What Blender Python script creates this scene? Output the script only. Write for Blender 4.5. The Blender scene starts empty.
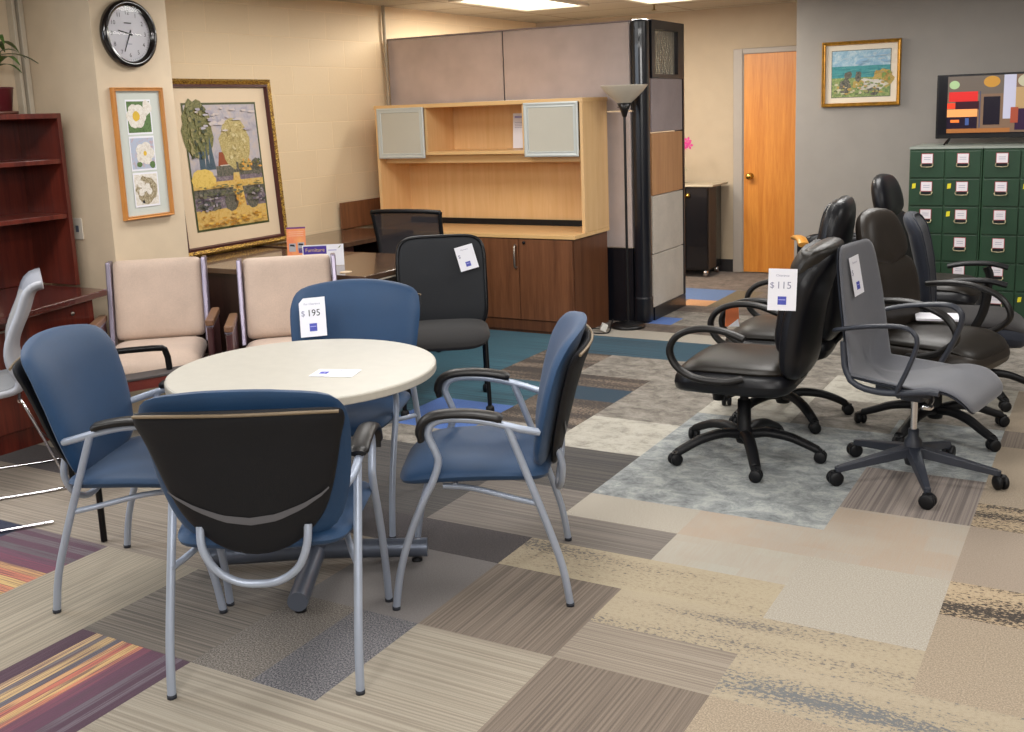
import bpy, math, random
from math import sin, cos, pi, radians as RAD, atan2, hypot, sqrt
from mathutils import Vector, Matrix
random.seed(7)
SC = bpy.context.scene
COL = SC.collection
# ------------------------------------------------------------------ materials
def lin(c):
    c = c/255.0
    return c/12.92 if c <= .04045 else ((c+.055)/1.055)**2.4
def C(r, g, b): return (lin(r), lin(g), lin(b), 1)
MATS = {}
def newmat(name):
    m = bpy.data.materials.new(name); m.use_nodes = True
    return m, m.node_tree.nodes, m.node_tree.links, m.node_tree.nodes['Principled BSDF']
def coords(N, L, scale=(1,1,1), kind='Object'):
    tc = N.new('ShaderNodeTexCoord'); mp = N.new('ShaderNodeMapping')
    mp.inputs['Scale'].default_value = scale
    L.new(tc.outputs[kind], mp.inputs['Vector']); return mp.outputs['Vector']
def noise(N, L, vec, scale, detail=3, rough=.55, dist=0):
    n = N.new('ShaderNodeTexNoise'); n.inputs['Scale'].default_value = scale
    n.inputs['Detail'].default_value = detail; n.inputs['Roughness'].default_value = rough
    n.inputs['Distortion'].default_value = dist
    L.new(vec, n.inputs['Vector']); return n.outputs['Fac']
def ramp(N, L, fac, stops, interp='LINEAR'):
    r = N.new('ShaderNodeValToRGB'); r.color_ramp.interpolation = interp
    e = r.color_ramp.elements
    while len(e) < len(stops): e.new(.5)
    for k, (p, c) in enumerate(stops): e[k].position = p; e[k].color = c
    L.new(fac, r.inputs['Fac']); return r.outputs['Color']
def bump(N, L, b, fac, strength=.2, dist=.002):
    n = N.new('ShaderNodeBump'); n.inputs['Strength'].default_value = strength
    n.inputs['Distance'].default_value = dist
    L.new(fac, n.inputs['Height']); L.new(n.outputs['Normal'], b.inputs['Normal'])
def mixc(N, L, fac, a, b, mode='MIX'):
    m = N.new('ShaderNodeMix'); m.data_type = 'RGBA'; m.blend_type = mode
    if isinstance(fac, float): m.inputs[0].default_value = fac
    else: L.new(fac, m.inputs[0])
    for k, v in ((6, a), (7, b)):
        if isinstance(v, tuple): m.inputs[k].default_value = v
        else: L.new(v, m.inputs[k])
    return m.outputs[2]
def plain(name, col, rough=.5, metal=0, spec=.5, var=.06, vscale=6, bumps=0, bscale=300, coat=0, emit=0):
    if name in MATS: return MATS[name]
    m, N, L, b = newmat(name)
    v = coords(N, L)
    d = tuple(c*(1-var*2) for c in col[:3])+(1,); u = tuple(min(1, c*(1+var)) for c in col[:3])+(1,)
    cc = ramp(N, L, noise(N, L, v, vscale), [(.3, d), (.7, u)])
    L.new(cc, b.inputs['Base Color'])
    b.inputs['Roughness'].default_value = rough; b.inputs['Metallic'].default_value = metal
    b.inputs['Specular IOR Level'].default_value = spec; b.inputs['Coat Weight'].default_value = coat
    if emit: L.new(cc, b.inputs['Emission Color']); b.inputs['Emission Strength'].default_value = emit
    if bumps: bump(N, L, b, noise(N, L, v, bscale, 2), bumps)
    MATS[name] = m; return m
def wood(name, a, c, axis='z', rough=.35, scale=1, coat=.1):
    if name in MATS: return MATS[name]
    m, N, L, b = newmat(name)
    s = {'z': (22, 22, 1.2), 'x': (1.2, 22, 22), 'y': (22, 1.2, 22)}[axis]
    v = coords(N, L, tuple(q*scale for q in s))
    n1 = noise(N, L, v, 1.0, 5, .6, .8); n2 = noise(N, L, v, 7, 2)
    mid = tuple((p+q)/2 for p, q in zip(a, c))
    c1 = ramp(N, L, n1, [(.32, a), (.5, mid), (.7, c)])
    L.new(mixc(N, L, .25, c1, ramp(N, L, n2, [(.35, a), (.65, c)])), b.inputs['Base Color'])
    b.inputs['Roughness'].default_value = rough; b.inputs['Coat Weight'].default_value = coat
    MATS[name] = m; return m
def fabric(name, col, rough=.8, weave=700, sheen=.3, strength=.25):
    if name in MATS: return MATS[name]
    m, N, L, b = newmat(name)
    v = coords(N, L)
    n1 = noise(N, L, v, weave, 1); n2 = noise(N, L, v, 5, 3)
    d = tuple(q*.72 for q in col[:3])+(1,); u = tuple(min(1, q*1.25) for q in col[:3])+(1,)
    c1 = ramp(N, L, n1, [(.35, d), (.65, u)])
    d2 = tuple(q*.85 for q in col[:3])+(1,)
    L.new(mixc(N, L, .45, c1, ramp(N, L, n2, [(.3, d2), (.7, u)])), b.inputs['Base Color'])
    b.inputs['Roughness'].default_value = rough; b.inputs['Sheen Weight'].default_value = sheen
    b.inputs['Sheen Roughness'].default_value = .5
    bump(N, L, b, n1, strength, .001)
    MATS[name] = m; return m
# --- carpets: procedural, in floor coordinates
def carpet(name, kind, a, b_, c=None, ax='x', amt=.5):
    m, N, L, b = newmat(name)
    v = coords(N, L)
    grain = noise(N, L, v, 420, 2, .7)
    if kind == 'stripe':
        s = (.8, 120, 1) if ax == 'x' else (120, .8, 1)
        n = noise(N, L, coords(N, L, s), 1.0, 1.5, .5)
        col = ramp(N, L, n, [(.38, a), (.5, tuple((p+q)/2 for p, q in zip(a, b_))), (.62, b_)])
    elif kind == 'speck':
        s = (62, 105, 1) if ax == 'x' else (105, 62, 1)
        n = noise(N, L, coords(N, L, s), 1.0, 3, .7)
        s2 = (.9, 9, 1) if ax == 'x' else (9, .9, 1)
        band = noise(N, L, coords(N, L, s2), 1.0, 2, .5)
        mul = N.new('ShaderNodeMath'); mul.operation = 'MULTIPLY_ADD'; mul.inputs[1].default_value = .7
        L.new(band, mul.inputs[0]); L.new(n, mul.inputs[2])
        col = ramp(N, L, mul.outputs[0], [(amt-.01, a), (amt+.03, b_), (min(1, amt+.2), c or b_)])
    elif kind == 'salt':
        n = noise(N, L, v, 190, 3, .8)
        col = ramp(N, L, n, [(.42, a), (.5, tuple((p*2+q)/3 for p, q in zip(a, b_))), (.58, b_)])
    elif kind == 'marble':
        n = noise(N, L, coords(N, L, (1, 1.2, 1)), 9, 9, .8, .4)
        col = ramp(N, L, n, [(.36, a), (.5, b_), (.62, c or b_)])
    elif kind == 'mosaic':
        br = N.new('ShaderNodeTexBrick'); br.offset = .37; br.inputs['Scale'].default_value = 1
        br.inputs['Brick Width'].default_value = .18; br.inputs['Row Height'].default_value = .14
        br.inputs['Mortar Size'].default_value = 0
        br.inputs['Color1'].default_value = a; br.inputs['Color2'].default_value = b_
        L.new(v, br.inputs['Vector'])
        n = noise(N, L, coords(N, L, (3, 3, 1)), 1.0, 2)
        col = mixc(N, L, ramp(N, L, n, [(.5, (0, 0, 0, 1)), (.8, (1, 1, 1, 1))]), br.outputs['Color'], c or a)
        st = noise(N, L, coords(N, L, (130, 8, 1)), 1.0, 2)
        col = mixc(N, L, .3, col, ramp(N, L, st, [(.4, a), (.6, b_)]))
    elif kind == 'multi':
        sx = N.new('ShaderNodeSeparateXYZ'); L.new(v, sx.inputs[0])
        mr = N.new('ShaderNodeMapRange'); L.new(sx.outputs[1 if ax == 'x' else 0], mr.inputs[0])
        mr.inputs[1].default_value, mr.inputs[2].default_value = b_
        stops = [(p, C(*q)) for p, q in a]
        col = ramp(N, L, mr.outputs[0], stops, 'CONSTANT')
        s = (3, 220, 1) if ax == 'x' else (220, 3, 1)
        n = noise(N, L, coords(N, L, s), 1.0, 1)
        col = mixc(N, L, ramp(N, L, n, [(.5, (0, 0, 0, 1)), (.56, (.75, .75, .75, 1))]), col, C(92, 62, 78))
    gm = ramp(N, L, grain, [(.25, (.62, .62, .62, 1)), (.75, (1.0, 1.0, 1.0, 1))])
    col = mixc(N, L, 1.0, col, gm, 'MULTIPLY')
    hs = N.new('ShaderNodeHueSaturation'); hs.inputs['Value'].default_value = 1.06; hs.inputs['Saturation'].default_value = .84; L.new(col, hs.inputs['Color'])
    L.new(hs.outputs['Color'], b.inputs['Base Color'])
    b.inputs['Roughness'].default_value = .95; b.inputs['Specular IOR Level'].default_value = .15
    b.inputs['Sheen Weight'].default_value = .15
    bump(N, L, b, grain, .35, .003)
    return m
# ------------------------------------------------------------------ mesh builder
class MB:
    def __init__(s): s.v = []; s.f = []; s.mi = []; s.sm = []; s.mats = []
    def m(s, mat):
        if mat not in s.mats: s.mats.append(mat)
        return s.mats.index(mat)
    def add(s, vs, fs, mat, smooth=False, M=None):
        o = len(s.v); k = s.m(mat)
        for p in vs:
            p = Vector(p)
            s.v.append(tuple(M @ p if M is not None else p))
        for f in fs: s.f.append(tuple(i+o for i in f)); s.mi.append(k); s.sm.append(smooth)
    def box(s, lo, hi, mat, M=None):
        x0, y0, z0 = lo; x1, y1, z1 = hi
        s.add([(x0,y0,z0),(x1,y0,z0),(x1,y1,z0),(x0,y1,z0),(x0,y0,z1),(x1,y0,z1),(x1,y1,z1),(x0,y1,z1)],
              [(0,3,2,1),(4,5,6,7),(0,1,5,4),(1,2,6,5),(2,3,7,6),(3,0,4,7)], mat, False, M)
    def rbox(s, lo, hi, r, mat, seg=3, M=None, axis='z'):
        """box whose vertical (axis) edges are rounded and rims softened"""
        ax = 'xyz'.index(axis); o = [i for i in range(3) if i != ax]
        a0, a1 = lo[o[0]], hi[o[0]]; b0, b1 = lo[o[1]], hi[o[1]]
        r = min(r, (a1-a0)/2*.99, (b1-b0)/2*.99)
        def loop(ins):
            out = []
            rr = max(r-ins, .0005)
            for cx, cy, t0 in ((a1-r, b1-r, 0), (a0+r, b1-r, 90), (a0+r, b0+r, 180), (a1-r, b0+r, 270)):
                for k in range(seg+1):
                    t = RAD(t0+90*k/seg); out.append((cx+rr*cos(t), cy+rr*sin(t)))
            return out
        e = min(r*.35, (hi[ax]-lo[ax])*.25)
        levels = [(lo[ax], e), (lo[ax]+e*.3, e*.3), (lo[ax]+e, 0), (hi[ax]-e, 0), (hi[ax]-e*.3, e*.3), (hi[ax], e)]
        vs = []; n = 4*(seg+1)
        for h, ins in levels:
            for p, q in loop(ins):
                w = [0, 0, 0]; w[o[0]] = p; w[o[1]] = q; w[ax] = h; vs.append(tuple(w))
        fs = []
        for k in range(len(levels)-1):
            for i in range(n):
                j = (i+1) % n; f = (k*n+i, k*n+j, (k+1)*n+j, (k+1)*n+i); fs.append(f if ax != 1 else f[::-1])
        b = tuple(range(n)); t = tuple(range((len(levels)-1)*n, len(levels)*n))
        fs.append(b[::-1] if ax != 1 else b); fs.append(t if ax != 1 else t[::-1])
        s.add(vs, fs, mat, False, M)
    def tube(s, pts, r, mat, seg=10, smooth=0, caps=True, closed=False, M=None, flat=None):
        P = [Vector(p) for p in pts]
        if smooth: P = catmull(P, smooth, closed)
        n = len(P); R = r if callable(r) else (lambda t: r)
        vs = []; up = None
        for i, p in enumerate(P):
            a = P[(i-1) % n] if (i > 0 or closed) else p; b = P[(i+1) % n] if (i < n-1 or closed) else p
            t = (b-a).normalized()
            if up is None:
                up = Vector((0, 0, 1)) if abs(t.z) < .9 else Vector((1, 0, 0))
            sd = t.cross(up)
            if sd.length < 1e-4: sd = t.orthogonal()
            sd.normalize(); up = sd.cross(t).normalized()
            rr = R(i/max(1, n-1)); fx, fy = flat or (1, 1)
            for k in range(seg):
                q = 2*pi*k/seg; vs.append(p+sd*(cos(q)*rr*fx)+up*(sin(q)*rr*fy))
        fs = []
        for i in range(n if closed else n-1):
            for k in range(seg):
                a = i*seg+k; b = i*seg+(k+1) % seg; c = ((i+1) % n)*seg+(k+1) % seg; d = ((i+1) % n)*seg+k
                fs.append((a, b, c, d))
        s.add(vs, fs, mat, True, M)
        if caps and not closed:
            s.add([vs[k] for k in range(seg)], [tuple(range(seg))[::-1]], mat, False, M)
            s.add([vs[(n-1)*seg+k] for k in range(seg)], [tuple(range(seg))], mat, False, M)
    def lathe(s, prof, mat, c=(0,0,0), seg=32, M=None, smooth=True):
        vs = []
        for r, z in prof:
            for k in range(seg):
                t = 2*pi*k/seg; vs.append((c[0]+r*cos(t), c[1]+r*sin(t), c[2]+z))
        fs = []
        for i in range(len(prof)-1):
            for k in range(seg):
                fs.append((i*seg+k, i*seg+(k+1) % seg, (i+1)*seg+(k+1) % seg, (i+1)*seg+k))
        s.add(vs, fs, mat, smooth, M)
    def prism(s, poly, d0, d1, mat, M=None, plane='xz'):
        n = len(poly)
        def P(a, b, d): return {'xz': (a, d, b), 'xy': (a, b, d), 'yz': (d, a, b)}[plane]
        vs = [P(a, b, d0) for a, b in poly]+[P(a, b, d1) for a, b in poly]
        fs = [tuple(range(n)), tuple(range(n, 2*n))[::-1]]+[(i, i+n, (i+1) % n+n, (i+1) % n) for i in range(n)]
        s.add(vs, fs, mat, False, M)
    def pad(s, outline, surf, tf, tb, mat, rings=9, segs=56, p=4, q=2.4, M=None, crown=0):
        """soft closed pad. outline(th)->(x,y); surf(x,y,h)->point, h along its normal; tf/tb thickness each side"""
        for sgn, T in ((1, tf), (-1, tb)):
            vs = [surf(0, 0, sgn*(T+crown*(sgn > 0)))] ; ox, oy = 0, 0
            O = [outline(2*pi*k/segs) for k in range(segs)]
            cx = sum(a for a, b in O)/segs; cy = sum(b for a, b in O)/segs
            vs = [surf(cx, cy, sgn*T+(crown if sgn > 0 else 0))]
            for j in range(1, rings+1):
                r = 1-(1-j/rings)**1.8
                h = T*max(0, 1-r**p)**(1/q)
                if sgn > 0: h += crown*(1-r*r)
                for a, b in O: vs.append(surf(cx+(a-cx)*r, cy+(b-cy)*r, sgn*h))
            fs = []
            for k in range(segs):
                k2 = (k+1) % segs
                f = (0, 1+k, 1+k2); fs.append(f if sgn > 0 else f[::-1])
                for j in range(rings-1):
                    a = 1+j*segs
                    f = (a+k, a+segs+k, a+segs+k2, a+k2); fs.append(f if sgn > 0 else f[::-1])
            s.add(vs, fs, mat, True, M)
    def text(s, txt, size, mat, M, align='CENTER'):
        cu = bpy.data.curves.new('t', 'FONT'); cu.body = txt; cu.size = size; cu.align_x = align; cu.align_y = 'CENTER'
        cu.resolution_u = 3
        o = bpy.data.objects.new('t', cu); COL.objects.link(o)
        bpy.context.view_layer.update()
        me = bpy.data.meshes.new_from_object(o.evaluated_get(bpy.context.evaluated_depsgraph_get()))
        s.add([tuple(v.co) for v in me.vertices], [tuple(p.vertices) for p in me.polygons], mat, False, M)
        bpy.data.objects.remove(o); bpy.data.curves.remove(cu); bpy.data.meshes.remove(me)
    def build(s, name, parent=None, bevel=0, sub=0, seg=2):
        me = bpy.data.meshes.new(name); me.from_pydata(s.v, [], s.f)
        for mt in s.mats: me.materials.append(mt)
        me.polygons.foreach_set('material_index', s.mi); me.polygons.foreach_set('use_smooth', s.sm)
        me.update(); me.validate()
        o = bpy.data.objects.new(name, me); COL.objects.link(o)
        if bevel:
            md = o.modifiers.new('Bevel', 'BEVEL'); md.width = bevel; md.segments = seg; md.limit_method = 'ANGLE'; md.angle_limit = RAD(40)
        if parent: o.parent = parent
        return o
def catmull(P, k, closed=False):
    out = []; n = len(P)
    rng = range(n) if closed else range(n-1)
    for i in rng:
        if closed: a, b, c, d = P[(i-1) % n], P[i], P[(i+1) % n], P[(i+2) % n]
        else: a, b, c, d = P[max(i-1, 0)], P[i], P[i+1], P[min(i+2, n-1)]
        for j in range(k):
            t = j/k
            out.append(.5*((2*b)+(c-a)*t+(2*a-5*b+4*c-d)*t*t+(3*b-a-3*c+d)*t**3))
    if not closed: out.append(P[-1])
    return out
def interp(tab, x):
    if x <= tab[0][0]: return tab[0][1]
    for (a, b), (c, d) in zip(tab, tab[1:]):
        if x <= c: 
            t = (x-a)/(c-a); t2 = t
            return b+(d-b)*t2
    return tab[-1][1]
def sup(a, b, e=4, cx=0, cy=0):
    def f(t):
        c, s_ = cos(t), sin(t)
        return (cx+a*abs(c)**(2/e)*(1 if c >= 0 else -1), cy+b*abs(s_)**(2/e)*(1 if s_ >= 0 else -1))
    return f
def polyout(pts, k=6):
    """smooth closed outline through points -> function of angle param"""
    P = catmull([Vector((a, b, 0)) for a, b in pts], k, True); n = len(P)
    def f(t):
        u = (t/(2*pi))*n; i = int(u) % n; w = u-int(u); a = P[i]; b = P[(i+1) % n]
        return (a.x+(b.x-a.x)*w, a.y+(b.y-a.y)*w)
    return f
# ------------------------------------------------------------------ things
def tag(o, label, cat, group=None, kind=None):
    o['label'] = label; o['category'] = cat
    if group: o['group'] = group
    if kind: o['kind'] = kind
    return o
def thing(name, label, cat, loc=(0,0,0), rz=0, group=None, rx=0):
    o = bpy.data.objects.new(name, None); COL.objects.link(o); o.location = loc; o.rotation_euler = (rx, 0, rz)
    o.empty_display_size = .1
    return tag(o, label, cat, group)
def heading(fx, fy): return atan2(-fx, fy)
def dup(root, loc, rz, label, name=None):
    r = root.copy(); COL.objects.link(r); r.location = loc; r.rotation_euler = (0, 0, rz); r['label'] = label
    def rec(src, dst):
        for ch in list(src.children):
            c = ch.copy(); COL.objects.link(c); c.parent = dst; rec(ch, c)
    rec(root, r); return r
def struct(o): o['kind'] = 'structure'; return o
def plane_M(origin, right, up):
    """text/picture matrix: local x->right, y->up, z->outwards"""
    r = Vector(right).normalized(); u = Vector(up).normalized(); n = r.cross(u).normalized(); u = n.cross(r)
    M = Matrix((r, u, n)).transposed().to_4x4(); M.translation = Vector(origin); return M

# materials used a lot
SILV = plain('silver paint', C(168, 178, 196), .38, .35, var=.03)
CHROME = plain('chrome', C(215, 215, 220), .15, 1, var=.02)
BLKPL = plain('black plastic', C(15,16,20), .5, spec=.35, var=.08, bumps=.15)
BLKARM = plain('black armrest polyurethane', C(24,22,22), .42, spec=.4, var=.12)
BLKLEA = plain('black leather', C(15,16,22), .38, spec=.4, var=.1, vscale=4, bumps=.25, bscale=120)
BRNLEA = plain('brownish dark leather seat', C(33,29,25), .42, spec=.4, var=.12, vscale=4, bumps=.25, bscale=120)  # browner than the black leather, for seat cushions and the top roll
PAPER = plain('white paper', C(238, 238, 246), .6, var=.01)
INK = plain('ink', C(30, 30, 40), .7)
INKG = plain('faint grey ink', C(150, 150, 175), .7)
LOGO = plain('violet blue logo ink', C(74, 82, 178), .6, var=.03)
LOGOL = plain('pale logo ink', C(170, 170, 225), .6)
WHITEM = plain('white plastic', C(225, 222, 215), .4, var=.02)
BRASS = plain('brass', C(205, 165, 80), .25, 1)

# ================================================================== SETTING
GX = lambda i: -1.878+.4865*i
GY = lambda j: 2.043+.5*j if j <= 2 else 3.04+.52*(j-2)
beigeX = carpet('c beige x', 'stripe', C(148,136,118), C(174,163,143), ax='x')
beigeY = carpet('c beige y', 'stripe', C(142,130,110), C(168,155,132), ax='y')
brownY = carpet('c brown y', 'stripe', C(108,94,82), C(138,122,106), ax='y')
brownX = carpet('c brown x', 'stripe', C(98,90,82), C(138,126,112), ax='x')
taupeX = carpet('c taupe x', 'stripe', C(136,122,106), C(164,150,132), ax='x')
greyX = carpet('c grey strip x', 'stripe', C(110,102,96), C(136,126,116), ax='x')
darkX = carpet('c dark x', 'stripe', C(62,60,62), C(94,88,82), ax='x')
smooth = carpet('c grey smooth', 'salt', C(122,116,114), C(136,130,128))
charc = carpet('c charcoal', 'salt', C(50,46,50), C(94,84,84))
spBrown = carpet('c salt brown', 'salt', C(86,78,72), C(158,148,136))
spBlue = carpet('c salt blue', 'salt', C(62,62,74), C(150,146,146))
yel = carpet('c yellow speck', 'speck', C(112,106,98), C(168,150,120), C(182,166,134), amt=.70)
yel2 = carpet('c yellow speck two', 'speck', C(116,110,104), C(168,151,122), C(180,164,134), amt=.72)
yelB = carpet('c yellow blue speck', 'speck', C(112,114,116), C(166,150,122), C(178,162,134), amt=.75)
blk = carpet('c black speck', 'speck', C(62,52,44), C(176,150,112), C(190,166,128), amt=.84)
cream = carpet('c cream', 'salt', C(168,158,142), C(192,184,168))
creamM = carpet('c cream mosaic', 'mosaic', C(178,164,146), C(182,178,164), C(178,158,134))
peach = carpet('c peach mosaic', 'mosaic', C(180,158,134), C(178,166,150), C(186,180,166))
mauve = carpet('c mauve', 'stripe', C(116,104,98), C(152,138,128), ax='y')
pinkt = carpet('c pink taupe', 'salt', C(154,136,116), C(172,154,134))
tanf = carpet('c tan fine', 'salt', C(148,130,106), C(184,165,138))
marb = carpet('c blue marble', 'marble', C(104,110,114), C(150,156,156), C(184,188,184))
creamMb = carpet('c cream marble', 'marble', C(150,144,132), C(190,184,168), C(200,196,182))
greige = carpet('c greige marble', 'marble', C(92,86,78), C(140,132,120), C(166,158,146))
dkteal = carpet('c dark teal', 'salt', C(14,52,74), C(26,66,88))
teal = carpet('c teal', 'stripe', C(8,72,94), C(18,104,124), ax='x')
tealn = carpet('c teal navy', 'stripe', C(18,50,70), C(20,92,116), ax='x')
bblue = carpet('c bright blue', 'salt', C(0,88,178), C(0,112,214))
mblue = carpet('c mid blue', 'salt', C(50,82,130), C(62,98,148))
navy = carpet('c navy', 'salt', C(28,34,62), C(40,48,78))
brsp = carpet('c brown streak', 'speck', C(66,56,50), C(120,100,82), C(142,124,104), amt=.86)
dkbr = carpet('c dark brown far', 'marble', C(66,54,46), C(96,80,68), C(120,104,90))
olive = carpet('c olive', 'salt', C(84,68,38), C(108,88,52))
orange = carpet('c orange', 'salt', C(160,104,40), C(184,122,52))
st = [(0,(78,50,66)),(.14,(206,168,108)),(.2,(120,112,112)),(.25,(206,168,100)),(.33,(104,104,112)),(.38,(210,150,80)),(.43,(196,88,52)),
      (.48,(214,166,84)),(.54,(204,110,60)),(.58,(128,60,84)),(.66,(104,58,84)),(.78,(112,98,110)),(.84,(88,58,78)),(.89,(118,104,116)),(.93,(84,54,74))]
multiY = carpet('c multicolour y', 'multi', st, (GX(-2), GX(-1)), ax='y')
st2 = [(0,(190,150,60)),(.12,(214,120,50)),(.2,(206,166,84)),(.3,(208,104,48)),(.38,(196,140,70)),(.46,(124,48,78)),(.56,(110,60,84)),(.64,(100,90,96)),(.72,(96,58,78)),(.8,(108,96,102)),(.88,(92,58,76)),(.94,(110,96,100))]
multiX = carpet('c multicolour x', 'multi', st2, (GY(0), GY(1)), ax='x')
PATCH = [
 (-20,30,-8,0,beigeX),(0,2,-4,0,beigeX),(2,12,-8,1,tanf),(-1,0,-1,0,beigeX),(-1,1,-3,-1,creamMb),(-2,-1,-1,0,multiY),
 (-12,-4,-1,2,taupeX),(-4,-3,0,1,multiX),(-6,-4,0,1,navy),(-3,-2,-1,1,beigeY),(-3,-1,1,2.5,taupeX),(-2,-1,0,1,brownX),(-4,-3,1,3,taupeX),
 (-6,-4,1,2,taupeX),(-7,-4.5,2,2.5,charc),(-4.5,-3,2,3,beigeX),
 (-1,-.5,0,1,spBrown),(-.5,0,0,1,spBlue),(0,1,0,1,beigeX),(1,2,0,1,brownY),(2,3,-1,1,tanf),
 (-1,0,1,2,smooth),(0,1,1,2,brownY),(1,2,1,1.5,taupeX),(1,3,1.5,2,yel2),(2,4.5,1,1.5,yelB),(2,3,1.5,2,yel2),
 (-3,-1,2,2.5,charc),(-1,0,2,2.5,charc),(0,2,2,2.5,yel),(-1,1,2.5,3,greyX),(1,2,2.5,3,creamM),
 (-3,-1,2.5,4,darkX),(-1,0,3,4.5,darkX),(-1,0,3,3.5,greyX),(-3,-1,4,5.5,greige),(-1,0,4.5,5.5,creamMb),(-1,1,5.5,6.5,greige),(-2,-1,5,6,brsp),(-2,-1,6,6.5,dkteal),
 (0,1,3,3.5,cream),(1,2,3,3.5,peach),(0,2,3.5,6,marb),(0,3,6,8,greige),(0,1,6,7,creamMb),
 (2,3,2,3,cream),(2,3,3,4,peach),(2,3,4,5,mauve),(2,4,5,6.5,marb),
 (3,12,1.5,2.5,tanf),(3,12,2.5,3,blk),(3,12,3,4,pinkt),(3,12,4,4.5,blk),(3,12,4.5,6,tanf),(3,3.5,6,6.5,brownY),(3,12,6.5,9,tanf),
 (-14,-3,4,9,teal),(-3,-2,5.5,6.5,teal),(-3,-2,4.5,5.5,bblue),(-3,-1,6.5,8,brsp),(-2,-1,7,8,greige),(-3,-1,8,9,tealn),(-1,0,6.5,8.5,greige),(-1,0,8,9,tealn),
 (-14,-.5,9,9.5,cream),(-14,6,9.5,12,dkbr),(-2.5,0,10,11,greige),(-2.5,-2,10,10.5,bblue),(-14,6,12,17,dkbr),(-3,-2,12,13,mblue),(-2.5,-2,11.5,12,orange),(-2,-1.5,11.5,13,olive),
 (0,12,8,12,greige),(1,3,7,8,creamMb)]
fl = MB()
I0, I1, J0, J1 = -9, 11.5, -10, 15.5
beig = [beigeX, beigeY, taupeX, cream, tanf, pinkt]
for a in range(int(I0*2), int(I1*2)):
    for b in range(int(J0*2), int(J1*2)):
        i, j = a/2, b/2
        mt = None
        for (i0, i1, j0, j1, q) in PATCH:
            if i0 <= i < i1 and j0 <= j < j1: mt = q
        if mt is None: mt = beig[(int(math.floor(i))*7+int(math.floor(j))*3) % len(beig)]
        fl.add([(GX(i), GY(j), 0), (GX(i+.5), GY(j), 0), (GX(i+.5), GY(j+.5), 0), (GX(i), GY(j+.5), 0)], [(0,1,2,3)], mt)
struct(fl.build('floor'))

def blockwall(name, a, b, scale=1, groove=.35):
    m, N, L, bs = newmat(name)
    sx = N.new('ShaderNodeSeparateXYZ'); cb = N.new('ShaderNodeCombineXYZ')
    tc = N.new('ShaderNodeTexCoord'); L.new(tc.outputs['Object'], sx.inputs[0])
    L.new(sx.outputs[1], cb.inputs[0]); L.new(sx.outputs[2], cb.inputs[1])
    mp = N.new('ShaderNodeMapping'); mp.inputs['Location'].default_value = (.05, .055, 0); L.new(cb.outputs[0], mp.inputs[0])
    br = N.new('ShaderNodeTexBrick'); br.offset = .5
    br.inputs['Scale'].default_value = 1; br.inputs['Brick Width'].default_value = .406; br.inputs['Row Height'].default_value = .203
    br.inputs['Mortar Size'].default_value = .004; br.inputs['Mortar Smooth'].default_value = .6
    br.inputs['Color1'].default_value = a; br.inputs['Color2'].default_value = b
    br.inputs['Mortar'].default_value = tuple(min(1, q*1.12) for q in a[:3])+(1,)
    L.new(mp.outputs[0], br.inputs['Vector'])
    n = noise(N, L, coords(N, L), 60, 4)
    L.new(mixc(N, L, .12, br.outputs['Color'], ramp(N, L, n, [(.3, tuple(q*.8 for q in a[:3])+(1,)), (.7, a)])), bs.inputs['Base Color'])
    bs.inputs['Roughness'].default_value = .6
    ad = N.new('ShaderNodeMath'); ad.operation = 'MULTIPLY_ADD'; ad.inputs[1].default_value = -1.0
    L.new(br.outputs['Fac'], ad.inputs[0]); ml = N.new('ShaderNodeMath'); ml.operation = 'MULTIPLY'; ml.inputs[1].default_value = .25
    L.new(n, ml.inputs[0]); L.new(ml.outputs[0], ad.inputs[2])
    bump(N, L, bs, ad.outputs[0], groove, .006)
    return m
WB = blockwall('painted cream block', C(228,204,168), C(232,209,174))
WP = plain('cream wall paint', C(216,197,170), .7, var=.03, bumps=.1, bscale=80)
WG = plain('warm grey wall paint', C(146,141,136), .75, var=.02, bumps=.12, bscale=90)
WT = plain('tan corridor wall paint', C(168,152,130), .75, var=.02)
ZC = 2.47
def wallbox(name, lo, hi, mat):
    m = MB(); m.box(lo, hi, mat); return struct(m.build(name))
wallbox('wall_left', (-5.42, 3.95, 0), (-5.3, 9.9, ZC), WB)
wm = MB()   # front stretch of the left wall with the window opening
wm.box((-5.47, -3.1, 0), (-5.35, .4, ZC), WP); wm.box((-5.47, 3.45, 0), (-5.35, 3.95, ZC), WP)
wm.box((-5.47, .4, 0), (-5.35, 3.45, .95), WP); wm.box((-5.47, .4, 2.35), (-5.35, 3.45, ZC), WP)
struct(wm.build('wall_left_front'))
wallbox('wall_pilaster', (-5.47, 3.9, 0), (-4.78, 4.42, ZC), WP)
wallbox('wall_back', (-5.42, 9.77, 0), (-2.3, 9.9, ZC), WT)
wallbox('wall_right_partition', (-2.37, 8.8, 0), (3.6, 9.9, ZC), WG)
wallbox('wall_right', (3.6, -3.1, 0), (3.7, 9.9, ZC), WG)
wallbox('wall_rear', (-5.47, -3.2, 0), (3.7, -3.1, ZC), WG)
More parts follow.
